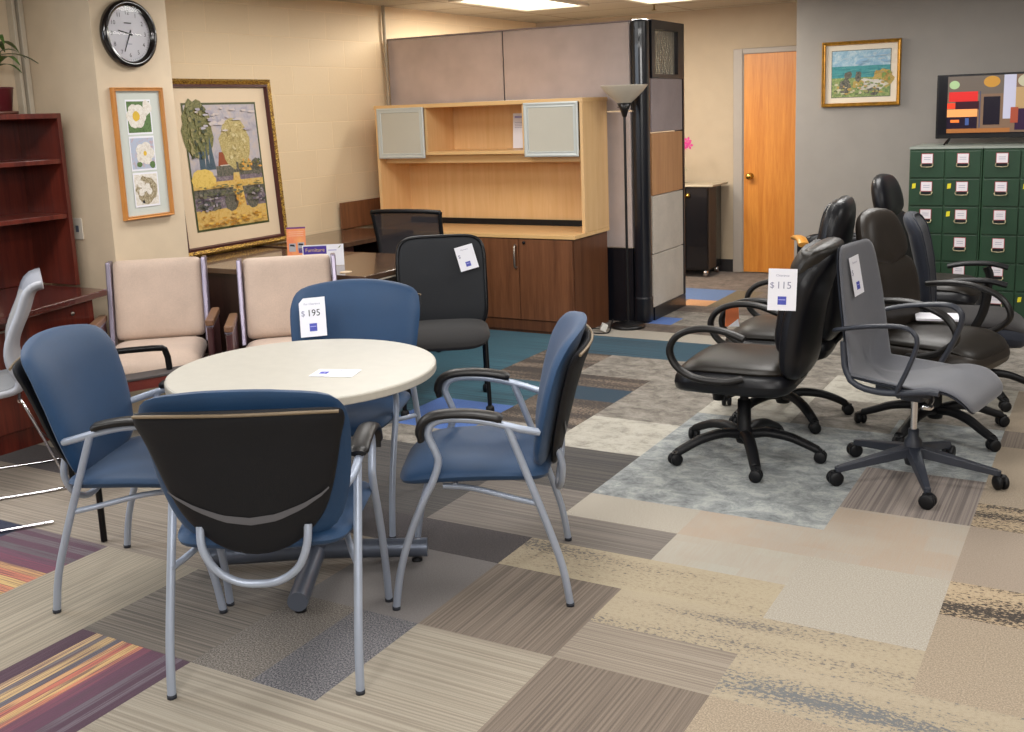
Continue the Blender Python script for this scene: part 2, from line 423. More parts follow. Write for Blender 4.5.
# window with casing, far jamb visible at the left picture edge
wn = MB(); TR = plain('window casing cream', C(196,186,168), .5, var=.02)
for y0, y1 in ((3.40, 3.46), (3.825, 3.845), (3.865, 3.895)): wn.box((-5.35, y0, .9), (-5.34 if y0 < 3.6 else -5.30, y1, 2.46), TR)
for y0, y1 in ((.3, .4), (1.38, 1.43), (2.4, 2.45)): wn.box((-5.43, y0, .95), (-5.33, y1, 2.35), TR)
wn.box((-5.36, .3, .87), (-5.3, 3.55, .95), TR); wn.box((-5.35, .3, 2.35), (-5.33, 3.55, 2.43), TR)
w = struct(wn.build('window_1', bevel=.004))
gl = newmat('window glass'); gl[3].inputs['Transmission Weight'].default_value = 1; gl[3].inputs['Roughness'].default_value = .02
g = MB(); g.box((-5.42, .4, .95), (-5.415, 3.45, 2.35), gl[0]); go = g.build('glass_pane', w); struct(go)
# ceiling of lay-in tiles
m, N, L, b = newmat('ceiling tile')
br = N.new('ShaderNodeTexBrick'); br.offset = 0; br.inputs['Scale'].default_value = 1
br.inputs['Brick Width'].default_value = 1.2; br.inputs['Row Height'].default_value = .6; br.inputs['Mortar Size'].default_value = .012
br.inputs['Color1'].default_value = C(176,168,152); br.inputs['Color2'].default_value = C(170,162,146); br.inputs['Mortar'].default_value = C(120,112,98)
mpv = coords(N, L, (1, 1, 1)); L.new(mpv, br.inputs['Vector'])
sp = noise(N, L, mpv, 120, 3)
L.new(mixc(N, L, .2, br.outputs['Color'], ramp(N, L, sp, [(.35, C(130,122,106)), (.5, C(180,172,156))])), b.inputs['Base Color'])
b.inputs['Roughness'].default_value = .9
c = MB(); c.box((-5.47, -3.2, ZC), (3.7, 9.9, ZC+.05), m); struct(c.build('ceiling'))
BB = plain('black vinyl base', C(30,28,30), .5)
b1 = MB(); b1.box((-3.9, 9.755, 0), (-3.22, 9.77, .12), BB); struct(b1.build('baseboard_back'))
b1 = MB(); b1.box((-2.37, 8.788, 0), (3.6, 8.8, .1), BB); struct(b1.build('baseboard_right'))
# conduit down the block wall beside the partition
b1 = MB(); b1.tube([(-5.27, 7.14, 1.6), (-5.27, 7.14, ZC)], .014, plain('painted conduit', C(172,158,136), .5)); struct(b1.build('trim_1'))
# door
DW = wood('orange oak door', C(176,104,34), C(206,138,58), 'z', .4)
tr = MB(); TRM = plain('grey door casing', C(150,142,134), .5, var=.02)
tr.box((-3.21, 9.73, 0), (-3.12, 9.77, 2.09), TRM); tr.box((-3.12, 9.73, 2.04), (-2.3, 9.77, 2.09), TRM); tr.box((-3.13, 9.74, 0), (-3.11, 9.769, 2.05), TRM)
struct(tr.build('trim_2', bevel=.006))
d = MB(); d.box((-3.11, 9.748, .01), (-2.3, 9.768, 2.04), DW); door = struct(d.build('door_1'))
k = MB(); k.lathe([(.0,.0),(.03,.0),(.03,.008),(.012,.012),(.012,.035),(.028,.045),(.03,.06),(.02,.072),(0,.075)], BRASS, M=Matrix.Translation((-3.045, 9.748, .92)) @ Matrix.Rotation(pi/2, 4, 'X'))
k.build('door_knob', door)

# ceiling light fixtures
EM = newmat('lit diffuser'); EM[3].inputs['Emission Color'].default_value = C(255,250,228); EM[3].inputs['Emission Strength'].default_value = 4.0
EM[3].inputs['Base Color'].default_value = (1,1,1,1)
LT = plain('light frame metal', C(206,200,186), .5)
GR = 'ceiling light panels'
def fixture(x, y, lab, vis=True):
    t = thing('ceiling_light', lab, 'ceiling light', (x, y, ZC), group=GR)
    f = MB()
    for lo, hi in (((-.31,-.61,-.02),(-.27,.61,.0)), ((.27,-.61,-.02),(.31,.61,0)), ((-.27,-.61,-.02),(.27,-.57,0)), ((-.27,.57,-.02),(.27,.61,0))): f.box(lo, hi, LT)
    f.build('frame', t)
    g = MB(); g.add([(-.27,-.57,-.01),(-.27,.57,-.01),(.27,.57,-.01),(.27,-.57,-.01)], [(0,1,2,3)], EM[0]); g.build('diffuser', t)
    la = bpy.data.lights.new('ceiling panel light', 'AREA'); la.shape = 'RECTANGLE'; la.size = .54; la.size_y = 1.14
    la.energy = 62; la.color = (1, .95, .86)
    lo = bpy.data.objects.new('panel_lamp', la); COL.objects.link(lo); lo.location = (x, y, ZC-.03)
    return t
LOGC = 0
fixture(-4.33, 7.75, 'rectangular fluorescent ceiling light above the upper cubicle partition')
fixture(-3.3, 8.05, 'rectangular fluorescent ceiling light at the top edge beside the sprinkler')
# sprinkler head
sk = MB(); sk.lathe([(.0,0),(.03,0),(.03,-.006),(.008,-.01),(.008,-.05),(.022,-.052),(.022,-.056),(0,-.058)], plain('dull brass', C(120,100,60), .4, .8), seg=16)
o = sk.build('sprinkler_head'); o.location = (-3.62, 8.83, ZC); tag(o, 'small brass sprinkler head hanging from the ceiling near the back wall', 'sprinkler')

# ================================================================== PICTURES, CLOCK
def disc(cx, cy, rx, ry, n=24, jit=0, rng=None):
    return [(cx+rx*cos(2*pi*k/n)*(1+(rng.uniform(-jit, jit) if jit else 0)), cy+ry*sin(2*pi*k/n)*(1+(rng.uniform(-jit, jit) if jit else 0))) for k in range(n)]
def flat_layers(mb, shapes, M, step=.00015, z0=0):
    for k, (poly, mat) in enumerate(shapes):
        mb.add([(a, b, z0+step*k) for a, b in poly], [tuple(range(len(poly)))], mat, False, M)
def rect(x0, y0, x1, y1): return [(x0,y0),(x1,y0),(x1,y1),(x0,y1)]
def paint(name, a, b, c=None, sc=60):
    if name in MATS: return MATS[name]
    m, N, L, bs = newmat(name); v = coords(N, L)
    L.new(ramp(N, L, noise(N, L, v, sc, 4, .7, .6), [(.32, a), (.5, b), (.66, c or b)]), bs.inputs['Base Color'])
    bs.inputs['Roughness'].default_value = .35; MATS[name] = m; return m
def frame_bars(mb, w, h, bw, dep, mat, M, inner=None, iw=0):
    """mitred frame: profile bars, local xy plane, z outwards"""
    def ring(o_, i_, z0, z1, mt):
        W, H = w/2, h/2
        O = [(-W+o_, -H+o_), (W-o_, -H+o_), (W-o_, H-o_), (-W+o_, H-o_)]; I = [(-W+i_, -H+i_), (W-i_, -H+i_), (W-i_, H-i_), (-W+i_, H-i_)]
        vs = [(a, b, z0) for a, b in O]+[(a, b, z1) for a, b in I]
        mb.add(vs, [(k, (k+1) % 4, 4+(k+1) % 4, 4+k) for k in range(4)], mt, False, M)
    ring(0, 0, 0, dep*.7, mat); ring(0, bw*.25, dep*.7, dep, mat); ring(bw*.25, bw*.6, dep, dep*.75, mat)
    ring(bw*.6, bw*.85, dep*.75, dep*.85, inner or mat); ring(bw*.85, bw, dep*.85, dep*.3, inner or mat)
def I_dummy(): pass
# garden painting leaning on the desk
m, N, L, b = newmat('gilt beaded frame'); v = coords(N, L)
n1 = noise(N, L, v, 160, 1); L.new(ramp(N, L, n1, [(.38, C(70,44,14)), (.52, C(150,108,34)), (.62, C(214,176,84))]), b.inputs['Base Color'])
b.inputs['Metallic'].default_value = .5; b.inputs['Roughness'].default_value = .35; bump(N, L, b, n1, .7, .004); GILT = m
MAROON = plain('frame maroon edge', C(74,34,34), .4)
root = thing('framed_painting', 'large gold-framed garden and tree painting leaning on the dark desk', 'painting', (-5.2, 5.23, .745), RAD(90), rx=RAD(-2.5))
root.rotation_euler = (0, 0, RAD(90))
W_, H_ = .98, 1.13
M0 = Matrix.Rotation(RAD(-3.2), 4, 'X') @ Matrix.Translation((0, 0, H_/2)) @ Matrix.Rotation(pi/2, 4, 'X')
f = MB(); frame_bars(f, W_, H_, .058, .045, GILT, M0, MAROON); f.build('frame', root)
f = MB(); f.add([(-.45,-.53,.012),(.45,-.53,.012),(.45,.53,.012),(-.45,.53,.012)], [(0,1,2,3)], plain('cream mat board', C(222,200,170), .6, var=.01), M=M0); f.build('mat_board', root)
rg = random.Random(3)
aw, ah = .32, .40
sky = paint('p sky', C(150,146,160), C(178,172,178), C(190,176,168), 14); leafD = paint('p dark leaves', C(70,74,48), C(112,112,66), C(150,140,98), 90)
leafL = paint('p pale tree', C(142,128,74), C(178,160,104), C(208,196,150), 120); gold = paint('p gold field', C(186,144,72), C(210,174,98), C(206,182,124), 50)
shrub = paint('p shrubs', C(60,62,60), C(96,96,84), C(130,120,110), 70); bluet = paint('p blue cypress', C(48,66,86), C(74,92,104), None, 40)
roofm = plain('p roof', C(142,70,38), .5); whit = plain('p white wall', C(214,206,196), .5); edge = plain('p green edge', C(70,76,42), .5)
haym = paint('p haystack', C(196,160,68), C(220,190,104), None, 60); violet = paint('p violet brush', C(84,76,92), C(120,108,118), C(150,140,140), 60)
S = [(rect(-aw-.014,-ah-.014,aw+.014,ah+.014), edge), (rect(-aw,-.06,aw,ah), sky), (rect(-aw,-ah,aw,-.06), violet),
     (disc(-.22,.24,.13,.2,26,.12,rg), leafD), (rect(-.24,-.04,-.19,.1), bluet), ([(-.16,-.02),(-.1,-.02),(-.13,.2)], bluet), ([(-.19,-.02),(-.15,-.02),(-.17,.15)], bluet),
     ([(-.08,.0),(.05,.0),(.02,.09),(-.06,.09)], roofm), (rect(-.06,-.04,.04,.005), whit),
     (rect(-.1,-.07,aw,-.0), shrub), (disc(.17,-.01,.07,.04,16,.15,rg), gold), (disc(.1,.14,.14,.17,28,.1,rg), leafL), (rect(.085,-.08,.105,.02), shrub),
     (disc(.27,-.02,.05,.06,16,.15,rg), shrub),
     (rect(-aw,-.16,aw,-.1), gold), (disc(-.22,-.08,.1,.07,18,.1,rg), haym), (rect(-aw,-.2,aw,-.145), shrub),
     (rect(-aw,-ah,aw,-.28), gold), ([(.0,-.3),(.14,-.3),(.1,-.05),(.05,-.05)], gold), (disc(.0,-.24,.06,.065,18,.08,rg), shrub), (disc(.2,-.24,.06,.06,18,.08,rg), shrub),
     (disc(-.2,-.26,.1,.03,18,.2,rg), shrub)]
PC = {}
def pc(c):
    k = 'dab %d %d %d' % c; return plain(k, C(*c), .6, var=.02)
dabs = []
def dab(x, y, w, h, cols, n, sx, sy, out):
    for _ in range(n):
        a = rg.uniform(-1, 1); b_ = rg.uniform(-1, 1)
        out.append((disc(x+a*w, y+b_*h, rg.uniform(.5, 1.3)*sx, rg.uniform(.5, 1.3)*sy, 6, .3, rg), pc(rg.choice(cols))))
GRNS = [(84,90,56),(112,112,70),(146,136,92),(64,70,48)]; PALE = [(206,192,146),(168,150,96),(190,172,120),(150,134,84)]
dab(.10,.14,.09,.13,PALE,60,.014,.012,dabs); dab(-.22,.25,.085,.13,GRNS,50,.014,.014,dabs); dab(-.25,.1,.05,.04,GRNS,14,.014,.014,dabs)
dab(0,.3,.28,.08,[(186,180,188),(168,160,172),(200,188,184)],24,.03,.01,dabs)
dab(-.2,-.23,.1,.05,[(110,100,116),(156,146,150),(70,72,70),(130,124,110)],40,.016,.01,dabs); dab(.25,-.2,.06,.05,[(110,100,116),(156,146,150),(70,72,70)],22,.014,.01,dabs)
dab(0,-.35,.28,.04,[(222,180,84),(190,136,44),(206,166,96),(168,120,48)],60,.02,.008,dabs); dab(.07,-.2,.03,.08,[(226,184,90),(200,142,50)],16,.012,.01,dabs)
dab(0,-.13,.28,.012,[(206,160,70),(120,112,70)],26,.02,.006,dabs); dab(0,-.18,.28,.015,[(90,92,66),(110,108,84)],26,.02,.007,dabs)
dab(.2,.0,.1,.03,[(210,150,60),(120,112,64),(80,88,64)],20,.012,.01,dabs)
f = MB(); flat_layers(f, S+dabs, M0, .00006, .014); f.build('canvas', root)
# triple flower print
OAK = wood('honey oak frame', C(186,120,52), C(212,150,82), 'z', .4)
root = thing('framed_print', 'narrow oak-framed triple flower print hanging under the wall clock', 'picture', (-4.778, 4.148, 1.44), RAD(90))
M1 = Matrix.Rotation(pi/2, 4, 'X')
f = MB(); frame_bars(f, .345, .72, .02, .03, OAK, M1); f.build('frame', root)
f = MB(); f.add([(-.157,-.345,.008),(.157,-.345,.008),(.157,.345,.008),(-.157,.345,.008)], [(0,1,2,3)], plain('pale grey mat board', C(206,212,206), .3, var=.01), M=M1); f.build('mat_board', root)
f = MB(); pet = paint('petal white', C(206,196,184), C(228,222,212), C(240,236,230), 70); lf = paint('leaf green', C(60,90,44), C(100,128,80), None, 70); dk = paint('bouquet brown', C(110,96,70), C(160,146,116), C(210,200,180), 90)
yl = plain('flower yellow', C(226,186,60), .5); pk = paint('pink blush', C(200,160,160), C(180,190,210), None, 40)
SH = []
for cy, kind in ((.2, 0), (0, 1), (-.2, 2)):
    SH.append((rect(-.087, cy-.095, .087, cy+.095), PAPER)); SH.append((rect(-.08, cy-.085, .08, cy+.085), [lf, pk, pet][kind]))
    if kind == 0: 
        for t in range(6): SH.append((disc(-.02+.035*cos(t*pi/3), cy+.005+.035*sin(t*pi/3), .035, .035, 14, .08, rg), pet))
        SH.append((disc(-.02, cy+.005, .026, .028, 14, .1, rg), yl)); SH.append((rect(-.08, cy-.085, -.02, cy-.07), lf)); SH.append((disc(.06, cy+.05, .03, .04, 10, .2, rg), pet))
    if kind == 1:
        for t in range(5): SH.append((disc(.015+.035*cos(t*1.256), cy+.033*sin(t*1.256), .033, .033, 14, .08, rg), pet))
        SH.append((disc(.015, cy, .012, .014, 10), yl)); SH.append((disc(.06, cy-.065, .02, .02, 10, .1, rg), lf)); SH.append((disc(-.03, cy-.06, .02, .015, 10, .1, rg), lf))
    if kind == 2:
        SH.append((disc(0, cy, .07, .075, 20, .12, rg), dk))
        for t in range(6): SH.append((disc(rg.uniform(-.045,.045), cy+rg.uniform(-.05,.05), .02, .02, 10, .15, rg), pet))
        SH.append((rect(-.035, cy-.075, -.02, cy-.06), INK))
flat_layers(f, SH, M1, .00012, .0085); f.build('flower_prints', root)
# clock
root = thing('wall_clock', 'round black-rimmed wall clock high on the cream pilaster', 'clock', (-4.778, 4.128, 2.085), RAD(90))
f = MB(); f.lathe([(.0,.0),(.178,.0),(.182,.01),(.182,.025),(.176,.038),(.163,.042),(.15,.036),(.146,.022)], plain('glossy black rim', C(14,10,14), .18, coat=.5), seg=64, M=M1); f.build('rim', root)
f = MB(); f.lathe([(.15,.02),(.0001,.02)], plain('clock dial white', C(226,224,232), .35, var=.01), seg=48, M=M1, smooth=False)
for h in range(12):
    a = pi/2-(h+1)*pi/6
    f.text(str(h+1), .032, INK, M1 @ Matrix.Translation((.113*cos(a), .113*sin(a), .0212)))
for q in range(60):
    a = q*pi/30; R_ = Matrix.Rotation(a, 4, 'Z'); f.add([(.134,-.0008,.0212),(.141,-.0008,.0212),(.141,.0008,.0212),(.134,.0008,.0212)], [(0,1,2,3)], INK, M=M1 @ R_)
f.add([(-.025,.055,.0212),(.025,.055,.0212),(.025,.061,.0212),(-.025,.061,.0212)], [(0,1,2,3)], INK, M=M1)
f.add([(-.015,-.055,.0212),(.018,-.055,.0212),(.018,-.051,.0212),(-.015,-.051,.0212)], [(0,1,2,3)], INKG, M=M1)
f.build('dial', root)
def hand(name, ang, ln, wd, z):
    f = MB(); f.add([(-.022,-wd,z),(ln,-wd*.5,z),(ln,wd*.5,z),(-.022,wd,z),(-.022,-wd,z+.002),(ln,-wd*.5,z+.002),(ln,wd*.5,z+.002),(-.022,wd,z+.002)], [(3,2,1,0),(4,5,6,7),(0,1,5,4),(2,3,7,6),(1,2,6,5)], INK, M=M1 @ Matrix.Rotation(ang, 4, 'Z')); f.build(name, root)
hand('hour_hand', RAD(90-283), .075, .005, .024); hand('minute_hand', RAD(90-205), .105, .004, .027)
gm = newmat('clock glass'); gm[3].inputs['Transmission Weight'].default_value = 1; gm[3].inputs['Roughness'].default_value = 0.02; gm[3].inputs['IOR'].default_value = 1.2
f = MB(); f.lathe([(.0001,.037),(.08,.036),(.148,.033)], gm[0], seg=48, M=M1); f.build('glass', root)
# outlet
f = MB(); f.rbox((-.04,-.006,-.06),(.04,0,.06), .006, plain('outlet plate', C(222,214,200), .4), axis='y'); f.box((-.012,-.0075,-.018),(.012,-.006,.018), plain('blue grey jack', C(96,104,120), .4))
o = f.build('outlet'); o.location = (-5.06, 3.9, 1.04); tag(o, 'white wall outlet plate beside the mahogany hutch', 'outlet')
# seaside picture on the grey wall (generic coast scene)
root = thing('framed_picture', 'gold-framed seaside picture hanging on the grey wall', 'picture', (-1.852, 8.797, 1.795))
GOLD2 = plain('gold leaf frame', C(190,140,56), .3, .6, var=.15, vscale=30)
f = MB(); frame_bars(f, .61, .51, .03, .03, GOLD2, M1); f.build('frame', root)
f = MB(); f.add([(-.28,-.23,.008),(.28,-.23,.008),(.28,.23,.008),(-.28,.23,.008)], [(0,1,2,3)], plain('ivory mat board', C(220,208,190), .5, var=.01), M=M1); f.build('mat_board', root)
f = MB(); rg = random.Random(9)
s1 = paint('s sky', C(120,160,190), C(150,184,204), C(190,206,214), 20); s2 = paint('s sea', C(50,120,130), C(70,146,150), None, 40); s3 = paint('s grass', C(80,110,70), C(130,150,90), C(170,170,120), 60)
s4 = paint('s path', C(180,176,166), C(206,200,190), None, 60); s5 = paint('s flowers', C(160,120,60), C(190,160,90), C(120,140,70), 90)
dabs2 = []
dab(0,-.11,.2,.05,[(150,150,96),(120,140,84),(196,190,160),(96,104,72),(180,150,84)],70,.014,.009,dabs2); dab(0,.02,.2,.03,[(64,140,150),(90,160,160)],16,.03,.005,dabs2); dab(0,.12,.2,.04,[(170,190,204),(140,176,204)],16,.03,.008,dabs2); dab(.17,-.03,.05,.05,[(176,140,70),(120,140,70)],14,.012,.012,dabs2)
flat_layers(f, [(rect(-.23,-.185,.23,.185), shrub), (rect(-.225,.06,.225,.18), s1), (rect(-.225,-.04,.225,.06), s2), (rect(-.225,-.18,.225,-.03), s3),
   (disc(.17,-.04,.08,.07,20,.15,rg), s5), (disc(.06,-.09,.13,.05,20,.2,rg), s4), (disc(-.12,-.1,.05,.06,16,.2,rg), shrub), (disc(-.02,-.08,.05,.03,16,.2,rg), s5), (disc(.1,-.14,.06,.03,14,.25,rg), shrub), (disc(-.1,-.01,.03,.03,12,.2,rg), shrub), (disc(-.02,-.02,.025,.04,12,.2,rg), shrub)]+dabs2, M1, .00008, .0085)
f.build('picture_sheet', root)

# ================================================================== BLUE MEETING CHAIRS
BLUE = fabric('blue fabric', C(18,56,92), .6, 600, .08)
SHELL = plain('dark grey back shell', C(15,16,22), .6, spec=.3, var=.06, bumps=.2)
LINE = plain('shell crease grey', C(92,92,98), .4)
EDGE = plain('taupe shell lip', C(120,104,82), .5)
FOOTC = plain('dark foot cap', C(40,44,54), .6)
BACKY = [(.40,-.215),(.5,-.236),(.6,-.262),(.7,-.288),(.8,-.320),(.88,-.358),(.95,-.40)]
def bsurf(x, z, h, off=0, k=.6):
    y = interp(BACKY, z)+k*x*x
    y2 = interp(BACKY, z+.02)+k*x*x; n = Vector((-2*k*x, 1, -(y2-y)/.02)).normalized()
    p = Vector((x, y, z))+n*(h+off); return tuple(p)
def blue_chair():
    t = thing('meeting_chair', '', 'chair', group='blue chairs around the round table')
    f = MB(); so = polyout([(.24,-.2),(.262,.0),(.25,.2),(.16,.265),(0,.275),(-.16,.265),(-.25,.2),(-.262,0),(-.24,-.2),(-.14,-.235),(0,-.24),(.14,-.235)])
    def ss(x, y, h):
        z = .43+.012*cos(y*6)-.02*max(0, (y-.15)/.12)**2+.35*x*x*0.3; return (x, y, z+h)
    f.pad(so, ss, .030, .034, BLUE, p=5, q=2.2); f.build('seat', t)
    bo = polyout([(.280,.70),(.285,.81),(.25,.875),(.12,.902),(0,.908),(-.12,.902),(-.25,.875),(-.285,.81),(-.280,.70),(-.262,.58),(-.218,.475),(-.12,.425),(0,.415),(.12,.425),(.218,.475),(.262,.58)])
    f = MB(); f.pad(bo, lambda x, z, h: bsurf(x, z, h, .004), .044, .014, BLUE, p=5, q=2); f.build('backrest', t)
    so2 = polyout([(.256,.76),(.275,.835),(.25,.862),(.12,.872),(0,.875),(-.12,.872),(-.25,.862),(-.275,.835),(-.256,.76),(-.222,.62),(-.18,.52),(-.10,.44),(0,.412),(.10,.44),(.18,.52),(.222,.62)])
    f = MB(); f.pad(so2, lambda x, z, h: bsurf(x, z, h, -.026), .012, .022, SHELL, p=9, q=2)
    pts = [(x, interp([(-.23,.645),(-.19,.607),(-.14,.575),(-.07,.545),(0,.535),(.07,.545),(.14,.575),(.19,.607),(.23,.645)], x)) for x in [-.21+.42*k/20 for k in range(21)]]
    for (x0, z0), (x1, z1) in zip(pts, pts[1:]):
        w0 = .011*(1-(x0/.23)**2)+.001; w1 = .011*(1-(x1/.23)**2)+.001
        q = [bsurf(x0, z0-w0, -.0495), bsurf(x1, z1-w1, -.0495), bsurf(x1, z1+w1, -.0495), bsurf(x0, z0+w0, -.0495)]
        f.add(q, [(0,1,2,3)], LINE, True)
    so_ = f.build('back_shell', t)
    f = MB(); lip = [bsurf(.262*k/10, .870-.012*(abs(k)/10)**2.5, -.040) for k in range(-10, 11)]
    f.tube(lip, .005, EDGE, 6); f.build('shell_lip', so_)
    for s in (-1, 1):
        x = .268*s
        f = MB(); fp = [(x,.285,0),(x,.265,.126),(x,.229,.248),(x,.178,.37),(x,.142,.44),(x,.122,.50),(x,.128,.535),(x,.146,.58),(x,.150,.605),(x,.134,.632),(x,.09,.645),(x,.0,.640),(x,-.08,.624),(x*.985,-.15,.604),(x*.93,-.205,.588)]
        f.tube([(a, b, max(c, .004)) for a, b, c in fp], .0125, SILV, 12, 4); f.lathe([(.0,.0),(.0135,0),(.0135,.012),(.0,.012)], FOOTC, (x,.285,0), 12); f.build('leg', t)
        f = MB(); f.tube([(x,-.288,.004),(x,-.266,.137),(x,-.214,.303),(x,-.154,.474),(x,-.104,.615)], .0125, SILV, 12, 4); f.lathe([(.0,.0),(.0135,0),(.0135,.012),(.0,.012)], FOOTC, (x,-.288,0), 12); f.build('leg', t)
        f = MB(); f.tube([(x,.172,.575),(x,.176,.61),(x,.158,.643),(x,.11,.661),(x,.02,.662),(x,-.06,.650),(x,-.088,.640)], lambda q: .024 if .1 < q < .95 else .019, BLKARM, 12, 4, flat=(.62,1.3)); f.build('armrest', t)
        f = MB(); f.tube([(x,-.205,.352),(x*.88,-.12,.362),(x*.72,.02,.385),(x*.68,.12,.392)], .010, SILV, 8, 3); f.build('side_rail', t)
    f = MB(); f.tube([(-.15,-.262,.50),(-.145,-.275,.44),(-.115,-.27,.375),(-.06,-.262,.335),(0,-.258,.325),(.06,-.262,.335),(.115,-.27,.375),(.145,-.275,.44),(.15,-.262,.50)], .0115, SILV, 10, 4); f.build('back_tube', t)
    f = MB(); f.tube([(-.19,.08,.394),(.19,.08,.394)], .010, SILV, 8); f.build('cross_bar', t)
    return t
A = blue_chair(); A.location = (-2.16, 2.255, 0); A.rotation_euler = (0, 0, heading(-.475, .88)); A['label'] = 'blue meeting chair nearest the camera, its dark back shell facing us'
dup(A, (-1.872, 2.963, 0), heading(-.886, -.464), 'blue meeting chair in side view right of the round table, facing left')
dup(A, (-2.885, 2.45, 0), heading(.905, .425), 'blue meeting chair left of the round table, its blue backrest front visible')
dup(A, (-2.715, 3.235, 0), heading(.36, -.93), 'blue meeting chair behind the round table with the 195 dollar tag')

# ================================================================== ROUND TABLE
t = thing('round_table', 'round pale laminate table ringed by the blue chairs', 'table', (-2.47, 2.757, 0))
LAM = plain('pale laminate', C(186,183,174), .42, var=.02, vscale=20); LEDGE = plain('laminate edge', C(176,170,158), .4, var=.02)
f = MB(); f.lathe([(.0001,.742),(.459,.742),(.464,.739)], LAM, seg=96, smooth=False); f.lathe([(.464,.739),(.466,.735),(.466,.714),(.463,.711),(.0001,.711)], LEDGE, seg=96, smooth=False); f.build('tabletop', t)
GRT = plain('blue grey tube steel', C(112,120,136), .35, .5, var=.03)
f = MB(); f.lathe([(.045,.05),(.045,.70),(.13,.705),(.13,.711)], GRT, seg=24); f.build('column', t)
for k in range(4):
    a = RAD(-59)+k*pi/2; f = MB(); f.tube([(0,0,.06),(.40*cos(a),.40*sin(a),.05)], .034, GRT, 16); fo = f.build('base_arm', t)
    g = MB(); g.lathe([(.0,.0),(.02,0),(.02,.008),(.006,.012),(.006,.02)], BLKPL, (.36*cos(a), .36*sin(a), 0), 14); g.build('levelling_foot', fo)

# ================================================================== TAGS
def ptag(mb, M, w, h, price=None, heavy=False, corner=0):
    """paper tag in local xy, centred"""
    W, H = w/2, h/2
    poly = [(-W,-H),(W,-H),(W,H),(-W+corner,H),(-W,H-corner)] if corner else rect(-W,-H,W,H)
    mb.add([(a, b, 0) for a, b in poly]+[(a, b, -.0006) for a, b in poly], [tuple(range(len(poly))), tuple(range(len(poly), 2*len(poly)))[::-1]], PAPER, False, M)
    mb.text('For Clearance' if heavy else 'Clearance', h*.075, INKG, M @ Matrix.Translation((0, H*.68, .0006)))
    if price: mb.text(price, h*.24, INK if heavy else INKG, M @ Matrix.Translation((w*.05, H*.2, .0006)))
    mb.text('$', h*.2, INKG, M @ Matrix.Translation((-W*.72, H*.2, .0006)))
    q = h*.1; cy = -H*.52
    mb.add([(-q,cy-q,.0006),(q,cy-q,.0006),(q,cy+q,.0006),(-q,cy+q,.0006)], [(0,1,2,3)], LOGO, False, M)
    mb.add([(-q*.8,cy+q*.1,.0009),(q*.8,cy+q*.1,.0009),(q*.8,cy+q*.3,.0009),(-q*.8,cy+q*.3,.0009)], [(0,1,2,3)], LOGOL, False, M)
def tagobj(label, M, w, h, **kw):
    mb = MB(); ptag(mb, Matrix.Identity(4), w, h, **kw); o = mb.build('price_tag'); o.matrix_world = M; tag(o, label, 'price tag', 'price tags'); return o
# tag on the rear blue chair (image-left side of its back)
def chair_M(loc, rz, p, normal_tilt=0, roll=0, yaw=0):
    """matrix of a tag standing at chair-local point p, facing chair-local +y"""
    base = Matrix.Translation(Vector((loc[0], loc[1], 0))) @ Matrix.Rotation(rz, 4, 'Z') @ Matrix.Translation(p) @ Matrix.Rotation(yaw, 4, 'Z')
    # local x -> -X (so text reads from the front), local y -> up, z -> +Y
    B = Matrix(((-1,0,0,0),(0,0,1,0),(0,1,0,0),(0,0,0,1)))
    return base @ Matrix.Rotation(normal_tilt, 4, 'X') @ B @ Matrix.Rotation(roll, 4, 'Z')
tagobj('white 195 dollar price tag hanging on the rear blue chair', chair_M((-2.715,3.235), heading(.36,-.93), (.165,-.205,.775), RAD(14), RAD(5)), .115, .165, price='195', heavy=True, corner=.02)
f = MB(); ptag(f, Matrix.Identity(4), .10, .155); o = f.build('price_tag')
o.matrix_world = Matrix.Translation((-2.30, 2.725, .7435)) @ Matrix.Rotation(RAD(-72), 4, 'Z'); tag(o, 'white price card lying flat on the round table', 'price tag', 'price tags')

